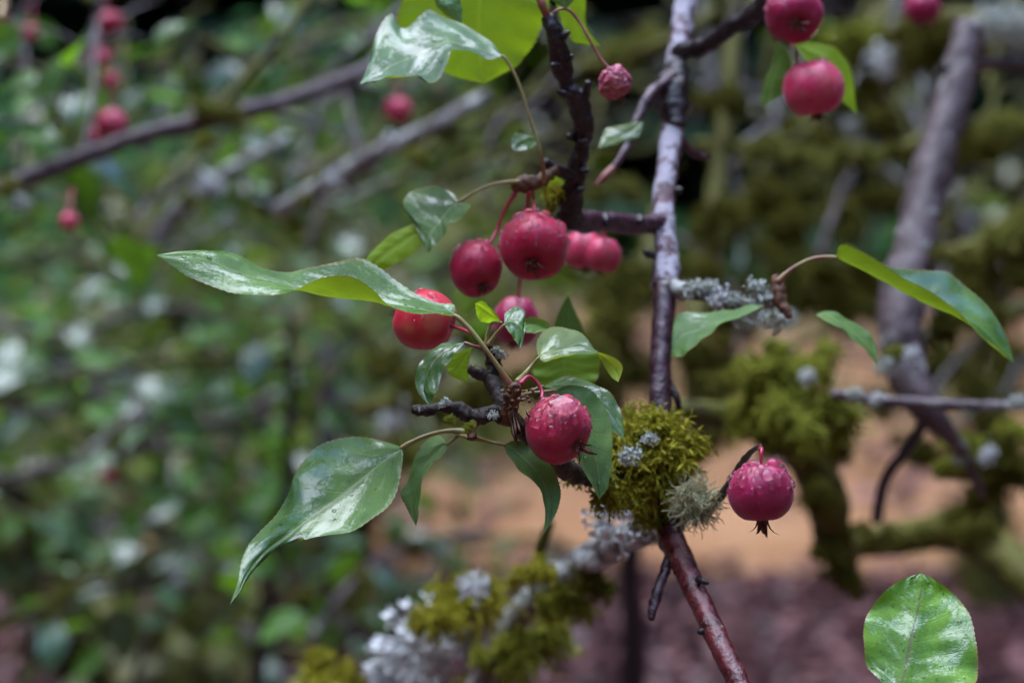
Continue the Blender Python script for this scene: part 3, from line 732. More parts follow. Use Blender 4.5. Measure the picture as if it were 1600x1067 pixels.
mossy(b3, [(290, 310, 1.88, 20, 0), (420, 300, 1.95, 40, 2), (470, 340, 2.0, 30, 0)]); mossy(b3, [(330, 290, 1.85, 24, 1), (350, 345, 1.9, 22, 0)], 'lichen')
leafy(b3, [(260, 300, 1.9), (420, 240, 2.0), (560, 130, 2.2), (620, 60, 2.3)], 26, 43, .06)
b4 = branch('dark upright twig in the leaves left of the large leaf', [(400, 1080, 2.2), (415, 940, 2.15), (445, 740, 2.1), (455, 600, 2.1), (450, 480, 2.1)], [12, 12, 10, 9, 7], B_DARK, group=GB)
leafy(b4, [(420, 1000, 2.2), (450, 700, 2.1), (450, 480, 2.1)], 26, 44, .09, size=.9)
b5 = branch('pale stub twig above the large lower left leaf', [(505, 830, 2.3), (515, 700, 2.3), (515, 600, 2.3), (508, 540, 2.3)], [14, 14, 14, 10], B_GREY, group=GB)
leafy(b5, [(520, 800, 2.3), (560, 600, 2.3), (600, 520, 2.4)], 14, 45, .08)
LEAFY = [([(-40, 640, 1.9), (120, 590, 1.95), (300, 560, 2.0), (440, 560, 2.05)], 'leafy twig running left to right through the middle left blur', 26),
         ([(-40, 760, 2.2), (120, 720, 2.2), (280, 700, 2.2), (380, 740, 2.3)], 'leafy twig with pale shining leaves left of the large leaf', 26),
         ([(-30, 1000, 2.0), (100, 930, 2.0), (230, 900, 2.1), (360, 930, 2.2)], 'leafy twig over pinkish ground in the lower left corner', 20),
         ([(200, 1090, 2.1), (240, 980, 2.1), (330, 900, 2.2), (430, 860, 2.3)], 'leafy twig rising from the bottom edge on the left', 18),
         ([(430, 520, 2.4), (520, 490, 2.5), (620, 600, 2.6), (640, 660, 2.7)], 'leafy twig behind the blushed fruit and the long wavy leaf', 14),
         ([(-40, 500, 2.6), (100, 520, 2.6), (250, 480, 2.7), (400, 520, 2.8)], 'dim leafy twig under the tip of the long wavy leaf', 24),
         ([(300, 60, 2.2), (420, 90, 2.2), (540, 40, 2.3), (600, 60, 2.3)], 'leafy twig high between long branch and pale top leaf', 24),
         ([(480, 1000, 1.9), (560, 900, 2.0), (640, 850, 2.1), (760, 830, 2.2)], 'leafy twig against the ground below the large lower left leaf', 14)]
LEAFY += [([(-60, 420, 3.0), (80, 400, 3.0), (220, 420, 3.0), (330, 380, 3.1)], 'far leafy twig under the long purple branch near the left edge', 34),
          ([(-60, 620, 3.1), (100, 640, 3.0), (260, 610, 3.0), (420, 650, 3.1)], 'far leafy twig in the dense left blur, second row down', 44),
          ([(-60, 820, 3.0), (90, 800, 2.9), (240, 790, 2.9), (400, 780, 3.0)], 'far leafy twig over pinkish ground beside the large leaf tip', 36),
          ([(60, 560, 2.5), (200, 640, 2.5), (330, 660, 2.5), (420, 620, 2.6)], 'leafy twig drooping through the dense left blur', 34),
          ([(420, 420, 3.0), (520, 440, 3.0), (620, 420, 3.1), (700, 470, 3.2)], 'far leafy twig directly beneath the long wavy leaf', 26),
          ([(460, 640, 3.0), (560, 620, 3.0), (640, 560, 3.1), (700, 620, 3.2)], 'far leafy twig between large leaf and dark spur', 24),
          ([(-60, 60, 2.4), (60, 110, 2.4), (180, 90, 2.5), (280, 130, 2.6)], 'leafy twig among the blurred upper left fruits', 30),
          ([(420, 960, 2.6), (520, 980, 2.6), (600, 930, 2.7), (680, 900, 2.8)], 'leafy twig low in the blur right of the large leaf tip', 26),
          ([(660, 840, 3.4), (740, 850, 3.4), (820, 840, 3.5), (900, 860, 3.6)], 'sparse leafy twig against orange ground under the spur', 16)]
for i, (pts, lab, n) in enumerate(LEAFY):
    bb = branch(lab, pts, 7, B_GREY if i % 2 else B_MOSSY, group=GB); leafy(bb, pts, n, 60 + i, .075, size=1.12)
    if i in (2, 3, 7): mossy(bb, [(pts[1][0], pts[1][1], pts[1][2], 34, 0), (pts[2][0], pts[2][1], pts[2][2], 30, 2)]); mossy(bb, [(pts[2][0] + 40, pts[2][1] + 8, pts[2][2], 26, 1)], 'lichen')

# right-hand blurred branches
c1 = branch('thick purple grey branch rising to the upper right', [(1515, 40, 1.22), (1490, 150, 1.2), (1455, 270, 1.18), (1430, 380, 1.16), (1408, 480, 1.14), (1412, 570, 1.13), (1450, 640, 1.12), (1482, 678, 1.13), (1512, 718, 1.15), (1535, 775, 1.18)], [24, 29, 32, 34, 36, 35, 25, 15, 9, 5], B_GREY, group=GB)
twig(c1, [(1455, 640, 1.12), (1425, 690, 1.14), (1385, 745, 1.16), (1370, 810, 1.2)], [11, 9, 9, 10], B_DARK)
twig(c1, [(1480, 110, 1.2), (1540, 100, 1.25), (1640, 105, 1.3)], [12, 11, 10], B_DARK)
mossy(c1, [(1500, 400, 1.14, 36, 2), (1480, 500, 1.15, 40, 2), (1400, 545, 1.1, 22, 1)]); mossy(c1, [(1385, 575, 1.1, 24, 0), (1425, 555, 1.09, 16, 1)], 'lichen')
DS = 1.13
c2 = branch('hanging dark limb wrapped in green moss right of the upright', [(1060, 640, 1.05), (1150, 655, 1.08), (1235, 690, 1.1), (1285, 760, 1.13), (1305, 850, 1.16), (1340, 930, 1.2)], [16, 24, 30, 34, 30, 14], B_MOSSY, group=GB)
mossy(c2, [(1200, 560, 1.02, 66, 1), (1245, 600, 1.03, 84, 1), (1180, 620, 1.04, 64, 1), (1225, 640, 1.0, 70, 1), (1280, 560, 1.04, 50, 1), (1270, 650, 1.05, 74, 1), (1220, 660, 1.04, 52, 2), (1300, 620, 1.06, 40, 1), (1300, 690, 1.08, 40, 2), (1285, 760, 1.1, 44, 2), (1310, 850, 1.14, 46, 2), (1320, 900, 1.16, 34, 2), (1120, 590, 1.1, 40, 2)])
mossy(c2, [(1262, 590, .99, 16, 1), (1180, 500, .99, 26, 0), (1230, 500, 1.0, 22, 0)], 'lichen')
DS = 1.0
c3 = branch('thin straight twig with pale lichen crossing the right edge', [(1300, 615, 1.02), (1380, 626, 1.02), (1470, 632, 1.02), (1560, 634, 1.02), (1640, 632, 1.02)], [8, 9, 9, 8, 8], B_GREY, group=GB)
mossy(c3, [(1335, 618, 1.01, 17, 0), (1370, 624, 1.01, 14, 1), (1590, 630, 1.01, 18, 0)], 'lichen')
DS = 1.1
c4 = branch('dark heavy mossy limb in the lower right corner', [(1330, 850, 1.35), (1420, 838, 1.33), (1500, 830, 1.3), (1560, 865, 1.28), (1640, 930, 1.25)], [26, 28, 30, 34, 36], B_MOSSY, group=GB)
mossy(c4, [(1400, 830, 1.33, 34, 2), (1460, 825, 1.31, 32, 2), (1510, 800, 1.28, 40, 2)])
c5 = branch('mossy clumped limb at the right edge beneath the lichen twig', [(1460, 740, 1.1), (1530, 730, 1.1), (1640, 745, 1.1)], [10, 22, 28], B_MOSSY, group=GB)
mossy(c5, [(1510, 690, 1.07, 44, 1), (1560, 700, 1.08, 52, 2), (1600, 720, 1.09, 55, 2), (1590, 670, 1.1, 36, 1), (1480, 720, 1.08, 26, 1), (1540, 760, 1.1, 46, 2), (1530, 830, 1.14, 40, 2)])
mossy(c5, [(1545, 712, 1.04, 18, 1), (1500, 720, 1.04, 14, 0)], 'lichen')
DS = 1.0
c6 = branch('yellow mossed limb hanging level below the pink right fruit', [(1090, 225, 1.75), (1200, 238, 1.7), (1290, 252, 1.7), (1390, 240, 1.75), (1480, 200, 1.8)], [10, 13, 14, 13, 10], B_MOSSY, group=GB)
mossy(c6, [(1200, 228, 1.68, 34, 0), (1250, 244, 1.68, 38, 0), (1300, 245, 1.68, 40, 0), (1355, 242, 1.7, 34, 0), (1130, 225, 1.72, 30, 2), (1400, 230, 1.72, 30, 2)])
c7 = branch('mossy limb ending in a fat yellow clump at right edge', [(1460, 400, 1.5), (1540, 385, 1.48), (1650, 370, 1.45)], [10, 18, 22], B_MOSSY, group=GB)
mossy(c7, [(1570, 375, 1.45, 62, 0), (1600, 350, 1.46, 60, 0), (1530, 405, 1.47, 44, 2), (1600, 420, 1.5, 50, 2)])
c8 = branch('moss hung limb slanting behind the pink right fruits', [(1100, 420, 2.1), (1180, 300, 2.1), (1290, 140, 2.1), (1380, 20, 2.15), (1410, -40, 2.2)], [16, 18, 18, 16, 14], B_MOSSY, group=GB)
mossy(c8, [(1330, 60, 2.0, 60, 1), (1380, 100, 2.0, 50, 2), (1270, 200, 2.05, 50, 2), (1150, 330, 2.1, 60, 2), (1230, 400, 2.15, 60, 2), (1340, 170, 2.1, 60, 2), (1410, 60, 2.1, 60, 1)])
mossy(c8, [(1385, 95, 1.95, 34, 1), (1330, 200, 2.0, 22, 0)], 'lichen')
c9 = branch('dim mossy limb crossing the top right corner', [(1380, 60, 1.9), (1470, 30, 1.85), (1560, 40, 1.8), (1650, 20, 1.8)], [14, 18, 20, 20], B_MOSSY, group=GB)
mossy(c9, [(1430, 70, 1.85, 54, 2), (1500, 60, 1.82, 50, 2), (1580, 190, 1.9, 56, 0), (1540, 210, 1.95, 50, 2), (1480, 240, 2.0, 50, 2)]); mossy(c9, [(1560, 45, 1.74, 52, 0), (1600, 60, 1.75, 44, 0)], 'lichen')
c10 = branch('yellow mossed limb in the gap left of the upright', [(900, 110, 1.9), (960, 95, 1.85), (1040, 70, 1.8), (1120, 20, 1.8)], [10, 14, 14, 12], B_MOSSY, group=GB)
mossy(c10, [(965, 85, 1.82, 44, 0), (1010, 65, 1.82, 40, 0), (985, 290, 2.0, 34, 0), (930, 300, 2.0, 30, 2)])
c11 = branch('dim vertical mossy stem behind the lichen twig', [(1090, 720, 1.6), (1085, 560, 1.6), (1095, 440, 1.65), (1120, 300, 1.7), (1140, 120, 1.75), (1150, -40, 1.8)], [18, 19, 18, 16, 14, 12], B_MOSSY, group=GB)
mossy(c11, [(1090, 540, 1.58, 40, 2), (1100, 420, 1.6, 44, 2), (1110, 330, 1.65, 48, 2), (1130, 150, 1.7, 44, 2), (1120, 600, 1.6, 40, 2)])
mossy(c11, [(1250, 340, 2.0, 56, 2), (1320, 350, 2.0, 54, 0), (1200, 290, 1.95, 50, 2), (1370, 300, 2.0, 50, 2), (1240, 300, 2.1, 50, 0)])
c12 = branch('dim drooping limb beyond the wavy right leaf', [(1650, 470, 1.9), (1560, 500, 1.9), (1520, 570, 1.9), (1530, 640, 1.9)], [14, 14, 12, 8], B_MOSSY, group=GB)
mossy(c12, [(1540, 480, 1.85, 40, 2), (1500, 440, 1.8, 46, 2), (1520, 600, 1.9, 36, 2), (1330, 460, 1.9, 50, 2), (1290, 420, 1.9, 50, 2)])
c13 = branch('thin grey stem standing in front of the pinkish mulch', [(985, 1100, 1.9), (990, 980, 1.85), (985, 880, 1.8), (1000, 780, 1.8)], [22, 20, 17, 12], B_DARK, group=GB)

c14 = branch('blurred olive mossy limb behind the fruiting spur', [(560, 640, 1.75), (680, 622, 1.7), (800, 600, 1.7), (920, 545, 1.72), (1000, 450, 1.78), (1030, 330, 1.85)], [12, 18, 20, 20, 18, 14], B_MOSSY, group=GB)
mossy(b4, [(560, 920, 2.1, 44, 0), (470, 930, 2.2, 36, 0), (300, 960, 2.1, 36, 0), (240, 880, 2.2, 28, 2), (640, 700, 2.2, 40, 0)])
mossy(c14, [(640, 610, 1.68, 50, 2), (700, 640, 1.66, 58, 0), (770, 600, 1.66, 60, 2), (850, 590, 1.68, 60, 2), (920, 560, 1.68, 66, 0), (960, 500, 1.7, 70, 2), (985, 430, 1.75, 66, 2), (940, 600, 1.72, 50, 2), (1000, 570, 1.75, 60, 2), (600, 560, 1.75, 44, 2)]); mossy(c14, [(700, 560, 1.66, 30, 0), (625, 650, 1.68, 30, 1), (885, 600, 1.66, 22, 0)], 'lichen')
c15 = branch('dim tangle of mossy limbs over orange ground at right', [(1060, 520, 2.2), (1160, 500, 2.1), (1280, 470, 2.1), (1400, 500, 2.1), (1540, 600, 2.2), (1650, 640, 2.2)], [12, 14, 16, 16, 16, 14], B_MOSSY, group=GB)
mossy(c15, [(1150, 470, 2.1, 70, 2), (1230, 440, 2.1, 66, 0), (1320, 430, 2.1, 70, 2), (1130, 560, 2.1, 56, 2), (1480, 560, 2.1, 60, 2), (1540, 640, 2.15, 54, 0), (1440, 700, 2.1, 50, 2), (1120, 660, 2.0, 56, 2), (1380, 620, 2.0, 44, 2), (1600, 560, 2.2, 54, 2)])
def twigs_on(root, box, dr, n, ang, seed, L=(90, 240), w=(3.5, 8)):
    r = random.Random(seed)
    for _ in range(n):
        x, y = r.uniform(box[0], box[2]), r.uniform(box[1], box[3]); a = R(r.gauss(ang, 30)); l = r.uniform(*L); d = r.uniform(*dr); wd = r.uniform(*w); pts = []
        for k in range(5): t = k / 4; pts.append((x + math.cos(a) * l * t + r.gauss(0, 6), y - math.sin(a) * l * t + r.gauss(0, 6) - 18 * math.sin(math.pi * t) * r.random(), d + .05 * t))
        twig(root, pts, [wd, wd * .95, wd * .85, wd * .75, wd * .5], r.choice((B_LICH, B_GREY, B_MOSSY, B_MOSSY)), bump=.35, n=18, sides=6)
twigs_on(b2, (420, 60, 760, 330), (1.6, 2.1), 17, 28, 1); twigs_on(b3, (180, 200, 480, 400), (1.8, 2.2), 12, 40, 2); twigs_on(b1, (0, 0, 420, 180), (1.7, 2.2), 10, 60, 3)
twigs_on(c10, (640, 100, 1000, 300), (1.7, 2.3), 11, 20, 4); twigs_on(c8, (1080, 20, 1480, 420), (1.8, 2.5), 26, 70, 5); twigs_on(c15, (1080, 420, 1580, 720), (1.8, 2.4), 16, 60, 9); twigs_on(c9, (1380, 120, 1600, 420), (1.7, 2.3), 8, 60, 6)
twigs_on(b4, (60, 640, 620, 1000), (1.9, 2.6), 16, 45, 7); twigs_on(c14, (480, 560, 980, 700), (1.7, 2.2), 8, 30, 8)
# ================================================================== MIDDLE LIMB (lichened, lower centre)
lim = branch('grey lichened limb running down left from the upright base', [(1050, 815, .84), (985, 838, .91), (920, 872, .98), (860, 915, 1.04), (800, 975, 1.075), (735, 1100, 1.09)], [24, 24, 25, 24, 22, 22], B_LICH, group=None)
twig(lim, [(835, 935, 1.04), (840, 890, 1.02), (850, 840, 1.0), (862, 815, .99)], [12, 10, 9, 6], B_MOSSY)
LM = 'moss clumps on the lower centre limb'
far = lambda d: .84 + (d - .84) * 1.8 if d > .84 else d
for x, y, d, rp, k, lab in [(730, 920, .95, 62, 0, 'yellow moss clump left of the stubby mossy twig on limb'), (800, 1000, .97, 62, 1, 'green moss clump hanging under the lower centre limb'),
                            (870, 930, .93, 52, 1, 'golden green moss clump on the limb just right of its stubby twig'), (835, 890, .92, 34, 0, 'small moss tuft round the stubby twig below the right hand drooping leaf'),
                            (530, 1060, 1.0, 62, 0, 'bright yellow moss clump at the bottom edge left of white lichen'), (690, 960, .94, 46, 0, 'yellow green moss just above the white lichen clump'), (770, 1050, 1.0, 58, 2, 'dark moss clump at the bottom edge right of white lichen'),
                            (940, 905, .92, 42, 2, 'dark moss underneath the lichened limb near the upright base')]:
    d = far(d); o = grow(MOSSH[k], 'moss_clump', None, P(x, y, d), rp * mpp(d) * .9); tag(o, lab, 'moss', LM)
for x, y, d, rp, k, lab in [(655, 1010, .96, 62, 1, 'frilly white lichen clump standing at the bottom edge'), (615, 1060, .97, 50, 1, 'frilly white lichen lobe left in the bottom edge clump'), (740, 920, .93, 24, 1, 'small white lichen rosette among golden moss'),
                            (960, 815, .86, 42, 1, 'pale lichen crust on the grey limb beside the upright')]:
    d = far(d); o = grow(LICH[k], 'lichen_clump', None, P(x, y, d), rp * mpp(d)); tag(o, lab, 'lichen', 'pale lichens on the lower centre limb')

for k in range(26):
    t = rng.random(); q = [(1040, 812, .838), (985, 830, .90), (920, 860, .965), (865, 900, 1.02), (800, 960, 1.06)]; i = min(3, int(t * 4)); f = t * 4 - i
    a_, b_ = q[i], q[i + 1]; pos = [a_[j] + (b_[j] - a_[j]) * f for j in range(3)]
    grow(LICH[k % 2], 'lichen', lim, P(pos[0] + rng.uniform(-14, 14), pos[1] + rng.uniform(-8, 20), pos[2] - .012 + rng.uniform(0, .01)), rng.uniform(8, 17) * mpp(.9))
# ================================================================== UPRIGHT BRANCH
up_pts = [(1082, -60, .97), (1066, 40, .95), (1056, 120, .93), (1054, 180, .92), (1043, 260, .90), (1036, 330, .885), (1041, 400, .87), (1040, 450, .86)]
lo_pts = [(1040, 446, .86), (1035, 520, .85), (1031, 610, .84), (1036, 700, .83), (1038, 790, .815), (1048, 850, .80)]
re_pts = [(1046, 835, .803), (1066, 878, .79), (1092, 935, .775), (1124, 1005, .76), (1165, 1090, .745)]
up = thing('upright_branch', 'whitish purple upright branch right of centre, red at its foot', 'branch', P(*up_pts[-1]))
def tub(root, name, pts, rpx, bark, sides=16, n=60, bump=.12, freq=220):
    return MB().tube(PS(pts), [q * mpp(d[2]) for q, d in zip(rpx, pts)], sides, n, bump, freq).build(name, bark, root)
tub(up, 'stem', up_pts, [20, 17, 17, 18, 17, 17, 19, 23], B_UP, bump=.24)['label'] = 'whitish lichened upper length of the branch'
tub(up, 'stem', lo_pts, [20, 17, 18, 18, 18, 20], B_UPLOW)['label'] = 'glossy purple middle length of the branch'
tub(up, 'stem', re_pts, [21, 20, 18, 18, 18], B_RED)['label'] = 'reddish lower length with pale lichen flecks'
tub(up, 'knot', [(1056, 105, .928), (1052, 150, .92), (1054, 200, .912)], [20, 27, 18], B_DARK, bump=.35, freq=160)
tub(up, 'side_twig', [(1050, 865, .797), (1038, 895, .79), (1028, 922, .785), (1020, 950, .782), (1018, 968, .78)], [11, 8, 9, 8, 5], B_UPLOW, 12, 30, .3, 420)
tub(up, 'side_twig', [(1040, 348, .882), (1000, 352, .87), (950, 346, .855), (905, 346, .84), (885, 335, .835)], [16, 17, 16, 18, 16], B_UPLOW, 14, 40, .2, 200)
tub(up, 'spur', [(892, 345, .838), (893, 300, .83), (905, 250, .825), (911, 200, .82), (905, 165, .815), (884, 130, .81), (874, 90, .805), (866, 50, .80), (855, 25, .80)], [22, 17, 14, 15, 18, 14, 16, 12, 10], B_DARK, 14, 90, .42, 210)
tub(up, 'twig', [(908, 180, .817), (914, 155, .813), (920, 128, .81)], [9, 7, 7], B_DARK, 10, 16, .3, 300)
tub(up, 'twig', [(900, 275, .828), (875, 268, .822), (850, 252, .818)], [12, 10, 7], B_DARK, 10, 18, .3, 300)
tub(up, 'twig', [(868, 265, .82), (840, 285, .815), (815, 288, .812), (805, 297, .81)], [9, 11, 13, 8], DRY, 10, 20, .5, 500)
tub(up, 'twig', [(1052, 118, .92), (1015, 150, .905), (995, 190, .90), (980, 230, .895), (950, 275, .89)], [9, 9, 8, 7, 5], B_UPLOW, 10, 30, .3, 300)
tub(up, 'bud', [(958, 262, .89), (945, 276, .888), (930, 290, .886)], [6, 7, 2], STALK_DARK, 8, 12, .1, 300)
tub(up, 'side_twig', [(1058, 80, .935), (1100, 72, .92), (1145, 42, .905), (1190, 15, .89), (1215, -25, .88)], [13, 15, 14, 16, 16], B_DARK, 12, 40, .3, 220)
tub(up, 'twig', [(1060, 215, .91), (1085, 240, .915), (1110, 245, .92)], [8, 7, 4], B_UPLOW, 8, 14, .2, 300)
tub(up, 'twig', [(1042, 590, .845), (1056, 620, .84), (1064, 648, .84)], [6, 6, 4], B_DARK, 8, 12, .2, 300)
tub(up, 'bud', [(857, 32, .80), (848, 10, .798), (838, -15, .80)], [6, 7, 7], STALK_DARK, 8, 14, .1, 300)
tub(up, 'twig', [(1036, 800, .815), (1080, 806, .80), (1118, 785, .785), (1146, 745, .765), (1164, 716, .745), (1180, 701, .726), (1189, 698, .713)], [11, 9, 8, 6, 5, 4.5, 4], B_DARK, 10, 30, .4, 360)
r = random.Random(77)
for x, y, d, sx, sy in [(898, 300, .826, 1, .3), (905, 225, .82, 1, .4), (897, 215, .82, -1, .2), (888, 150, .808, -1, .4), (872, 105, .80, -1, .3), (882, 95, .805, 1, .5), (876, 60, .80, 1, .6), (906, 268, .825, 1, .1), (1000, 340, .865, .1, -1), (945, 336, .85, .2, -1), (1052, 300, .89, 1, .3), (1022, 400, .865, -1, .4), (1052, 540, .845, 1, .5), (1090, 905, .775, 1, -.3), (1102, 985, .765, -1, -.2)]:
    l = r.uniform(9, 17); tub(up, 'bud', [(x, y, d), (x + sx * l * .6, y - sy * l * .6, d - .003), (x + sx * l, y - sy * l * 1.3, d - .004)], [6.5, 6, 3], B_DARK, 8, 10, .3, 500)
# leaves on the upright's spurs
leaf(up, .80, [(786, 88), ((775, 76, 4), (770, 84, 0), (768, 92, -3)), ((757, 60, 6), (748, 76, 0), (752, 88, -5)), ((729, 40, 8), (722, 70, 0), (728, 83, -6)), ((699, 28, 10), (700, 64, 0), (704, 78, -5)), ((676, 17, 10), (684, 70, 0), (700, 92, -6)),
               ((656, 30, 8), (660, 80, 0), (686, 122, -8)), ((630, 42, 7), (640, 90, -1), (667, 134, -9)), ((612, 22, 8), (620, 98, -2), (650, 118, -8)), ((592, 45, 6), (600, 108, -3), (612, 119, -7)), ((580, 92, 3), (583, 121, -4), (590, 126, -6)), (562, 132, -5)],
     L_TEAL, 'torn pale blue green leaf at the top, notched edges', tilt=.5, pet=[(786, 88), (806, 120), (830, 190), (846, 240), (850, 285, 12)], pet_mat=PET, n=70, seed=2, dew=50)
leaf(up, .835, [(752, -60), ((690, -45, 3), (752, -40), (812, -45, 3)), ((630, 0, 4), (750, -5), (855, -5, 4)), ((622, 45, 3), (748, 35), (842, 55, 3)), ((660, 92, 2), (750, 85), (812, 98, 3)), ((710, 120, 1), (753, 115), (782, 118, 1)), (757, 130)],
     L_YOUNG, 'broad glowing yellow green leaf at the top, seen from beneath', face='under', seed=3)
leaf(up, .795, [(688, -25), ((676, -12), (694, -10), (712, -14, 3)), ((682, 8), (700, 8, -2), (720, 2, 3)), ((698, 26), (710, 24, -1), (722, 22, 2)), (722, 37)], L_TEAL, 'small pale leaf poking down from the top edge', seed=4)
leaf(up, .79, [(880, -30), ((862, -12), (880, -14), (900, -12)), ((864, 2), (880, 3), (897, 0)), (884, 15)], L_DARK, 'tiny toothed dark leaf at the top edge', seed=5)
leaf(up, .83, [(868, 2), ((872, -6), (884, 18), (876, 30)), ((912, -8), (900, 38), (890, 58)), ((916, 40), (912, 62), (902, 68)), (938, 73)], L_YOUNG, 'yellow green leaf behind the shrivelled fruit stalk', face='under', seed=6)
leaf(up, .805, [(717, 316), ((705, 300, 4), (704, 324), (735, 322, -3)), ((672, 292, 6), (692, 338, 0), (712, 345, -4)), ((640, 300, 6), (682, 352, 0), (696, 362, -4)), ((630, 322, 4), (672, 364, 0), (684, 378, -3)), ((648, 352, 2), (668, 378), (676, 388, -2)), (668, 395)],
     L_DARK, 'dark notched leaf above the long wavy leaf', tilt=.4, pet=[(717, 316), (750, 296), (780, 286), (812, 284)], seed=7)
leaf(up, .81, [(672, 358), ((655, 349, 2), (650, 365), (664, 378, -2)), ((625, 358, 3), (622, 382), (645, 396, -3)), ((592, 382, 3), (595, 402), (615, 414, -2)), ((572, 405, 1), (578, 418), (592, 426)), (562, 436)], L_YOUNG, 'bright yellow green leaf tucked behind the long wavy leaf', face='under', seed=8)
leaf(up, .825, [(800, 235), ((800, 215), (812, 222), (812, 235)), ((815, 205), (830, 215), (830, 232)), (842, 222)], L_DARK, 'small dark leaf beside the thin green stalk at top', seed=9, tilt=.6)
leaf(up, .86, [(1005, 190), ((975, 195), (985, 205), (998, 212)), ((945, 205, 3), (955, 220), (968, 226)), (935, 232)], L_PALE, 'pale blurred leaf behind the dark spur', tilt=.5, seed=10)
leaf(up, .835, [(868, 272), ((852, 280), (864, 290), (880, 285)), ((850, 300), (864, 308), (882, 304)), (862, 325)], L_YOUNG, seed=11, face='under')
# moss and lichen on upright
UM = 'moss and lichen growing on the upright branch'
HM = moss_mesh('moss_clump', M_GOLD, 1, 800, 71, L=(.35, .75), blades=10, bw=.035, flat=(1.15, .8, 1))
tag(grow(HM, 'moss_clump', None, P(1008, 712, .80), 74 * mpp(.80) * 1.02, (0, 0, 0)), 'golden green moss cushion right of the front fruit, around upright', 'moss', UM)
tag(grow(MOSSH[1], 'moss_clump', None, P(925, 738, .785), (36 * mpp(.8), 30 * mpp(.8), 26 * mpp(.8))), 'small dark moss tuft below the leaf hugging the front fruit', 'moss', UM)
for x, y, d, rp, k, lab in [(972, 762, .79, 42, 0, 'ragged yellow moss hanging under the golden cushion at left'), (1052, 688, .805, 46, 0, 'ragged moss climbing the upright right of the golden cushion'), (1015, 655, .80, 40, 0, 'upper ragged moss tuft where the purple stem enters the cushion'), (1030, 795, .81, 34, 1, 'green moss tuft beside the beard lichen at the fork')]:
    tag(grow(MOSSH[k], 'moss_clump', None, P(x, y, d), rp * mpp(d)), lab, 'moss', UM)
for x, y, d, rp, lab in [(985, 716, .776, 19, 'small grey lichen rosette set in the golden moss cushion'), (1014, 688, .776, 13, 'tiny pale lichen fleck high in the golden moss cushion')]:
    tag(grow(LICH[0], 'lichen_clump', None, P(x, y, d), rp * mpp(d)), lab, 'lichen', UM)
tag(link('beard_lichen', beard_mesh('beard_lichen', BEARD, 1, 380, 81), None, P(1088, 785, .78)), 'tangled pale yellow beard lichen tuft left of right hanging fruit', 'lichen', UM).scale = (50 * mpp(.78), 40 * mpp(.78), 48 * mpp(.78))
tag(grow(MOSSH[0], 'moss_clump', None, P(868, 298, .832), 24 * mpp(.83)), 'little yellow moss tuft left of the dark spur above fruits', 'moss', UM)

# right lichen twig
lt = thing('lichen_twig', 'short lichen crusted twig reaching right from the upright branch', 'twig', P(1050, 452, .86))
tub(lt, 'stem', [(1046, 452, .858), (1090, 458, .85), (1140, 474, .842), (1190, 474, .835), (1216, 468, .83)], [18, 11, 9, 9, 10], B_LICH, 12, 40, .3, 250)
tub(lt, 'spur', [(1212, 432, .83), (1216, 455, .828), (1222, 475, .826), (1234, 496, .824)], [8, 11, 9, 6], DRY, 12, 22, .4, 420)
for x, y, d, rp, k in [(1085, 456, .845, 19, 0), (1108, 452, .845, 16, 0), (1125, 468, .84, 18, 1), (1150, 472, .838, 15, 0), (1182, 455, .832, 19, 0), (1195, 470, .83, 18, 0), (1175, 480, .83, 15, 0), (1165, 500, .84, 20, 0), (1210, 505, .84, 22, 0)]:
    grow(LICH[k], 'lichen', lt, P(x, y, d), rp * mpp(d))
leaf(lt, .80, [(1307, 403), ((1318, 381, 2), (1320, 409), (1312, 384, -5)), ((1352, 396, 5), (1355, 427), (1346, 394, -6)), ((1398, 418, 9), (1390, 445), (1394, 424, -7)), ((1450, 423, 11), (1442, 471), (1440, 448, -7)), ((1487, 428, 11), (1494, 490), (1480, 474, -7)), ((1520, 456, 9), (1530, 510), (1510, 499, -6)),
               ((1553, 492, 6), (1556, 536), (1542, 530, -4)), ((1573, 526, 3), (1573, 554), (1565, 550, -3)), (1585, 567)], L_WET, 'long arched leaf sweeping to the right edge', pet=[(1307, 403), (1272, 404), (1238, 420), (1214, 442)], pet_r=.0010, pet_mat=PET_RED, n=70, seed=12, dew=60)
leaf(lt, .815, [(1194, 477), ((1170, 478, 3), (1168, 486), (1160, 494, -4)), ((1135, 484, 5), (1128, 500), (1120, 511, -6)), ((1096, 490, 6), (1092, 514), (1096, 532, -7)), ((1064, 486, 6), (1068, 522), (1076, 550, -7)), ((1052, 512, 3), (1055, 536), (1060, 556, -4)), (1049, 558)], L_MATT, 'leaf hanging left against the upright branch', tilt=.5, seed=13)
leaf(lt, .82, [(1274, 491), ((1293, 485, 3), (1290, 493), (1288, 500, -3)), ((1320, 496, 5), (1315, 506), (1312, 512, -4)), ((1350, 513, 5), (1340, 526), (1332, 530, -4)), ((1368, 538, 3), (1358, 546), (1352, 546, -3)), (1371, 571)], L_MATT, 'small narrow leaf drooping over the green moss', tilt=.4, seed=14)

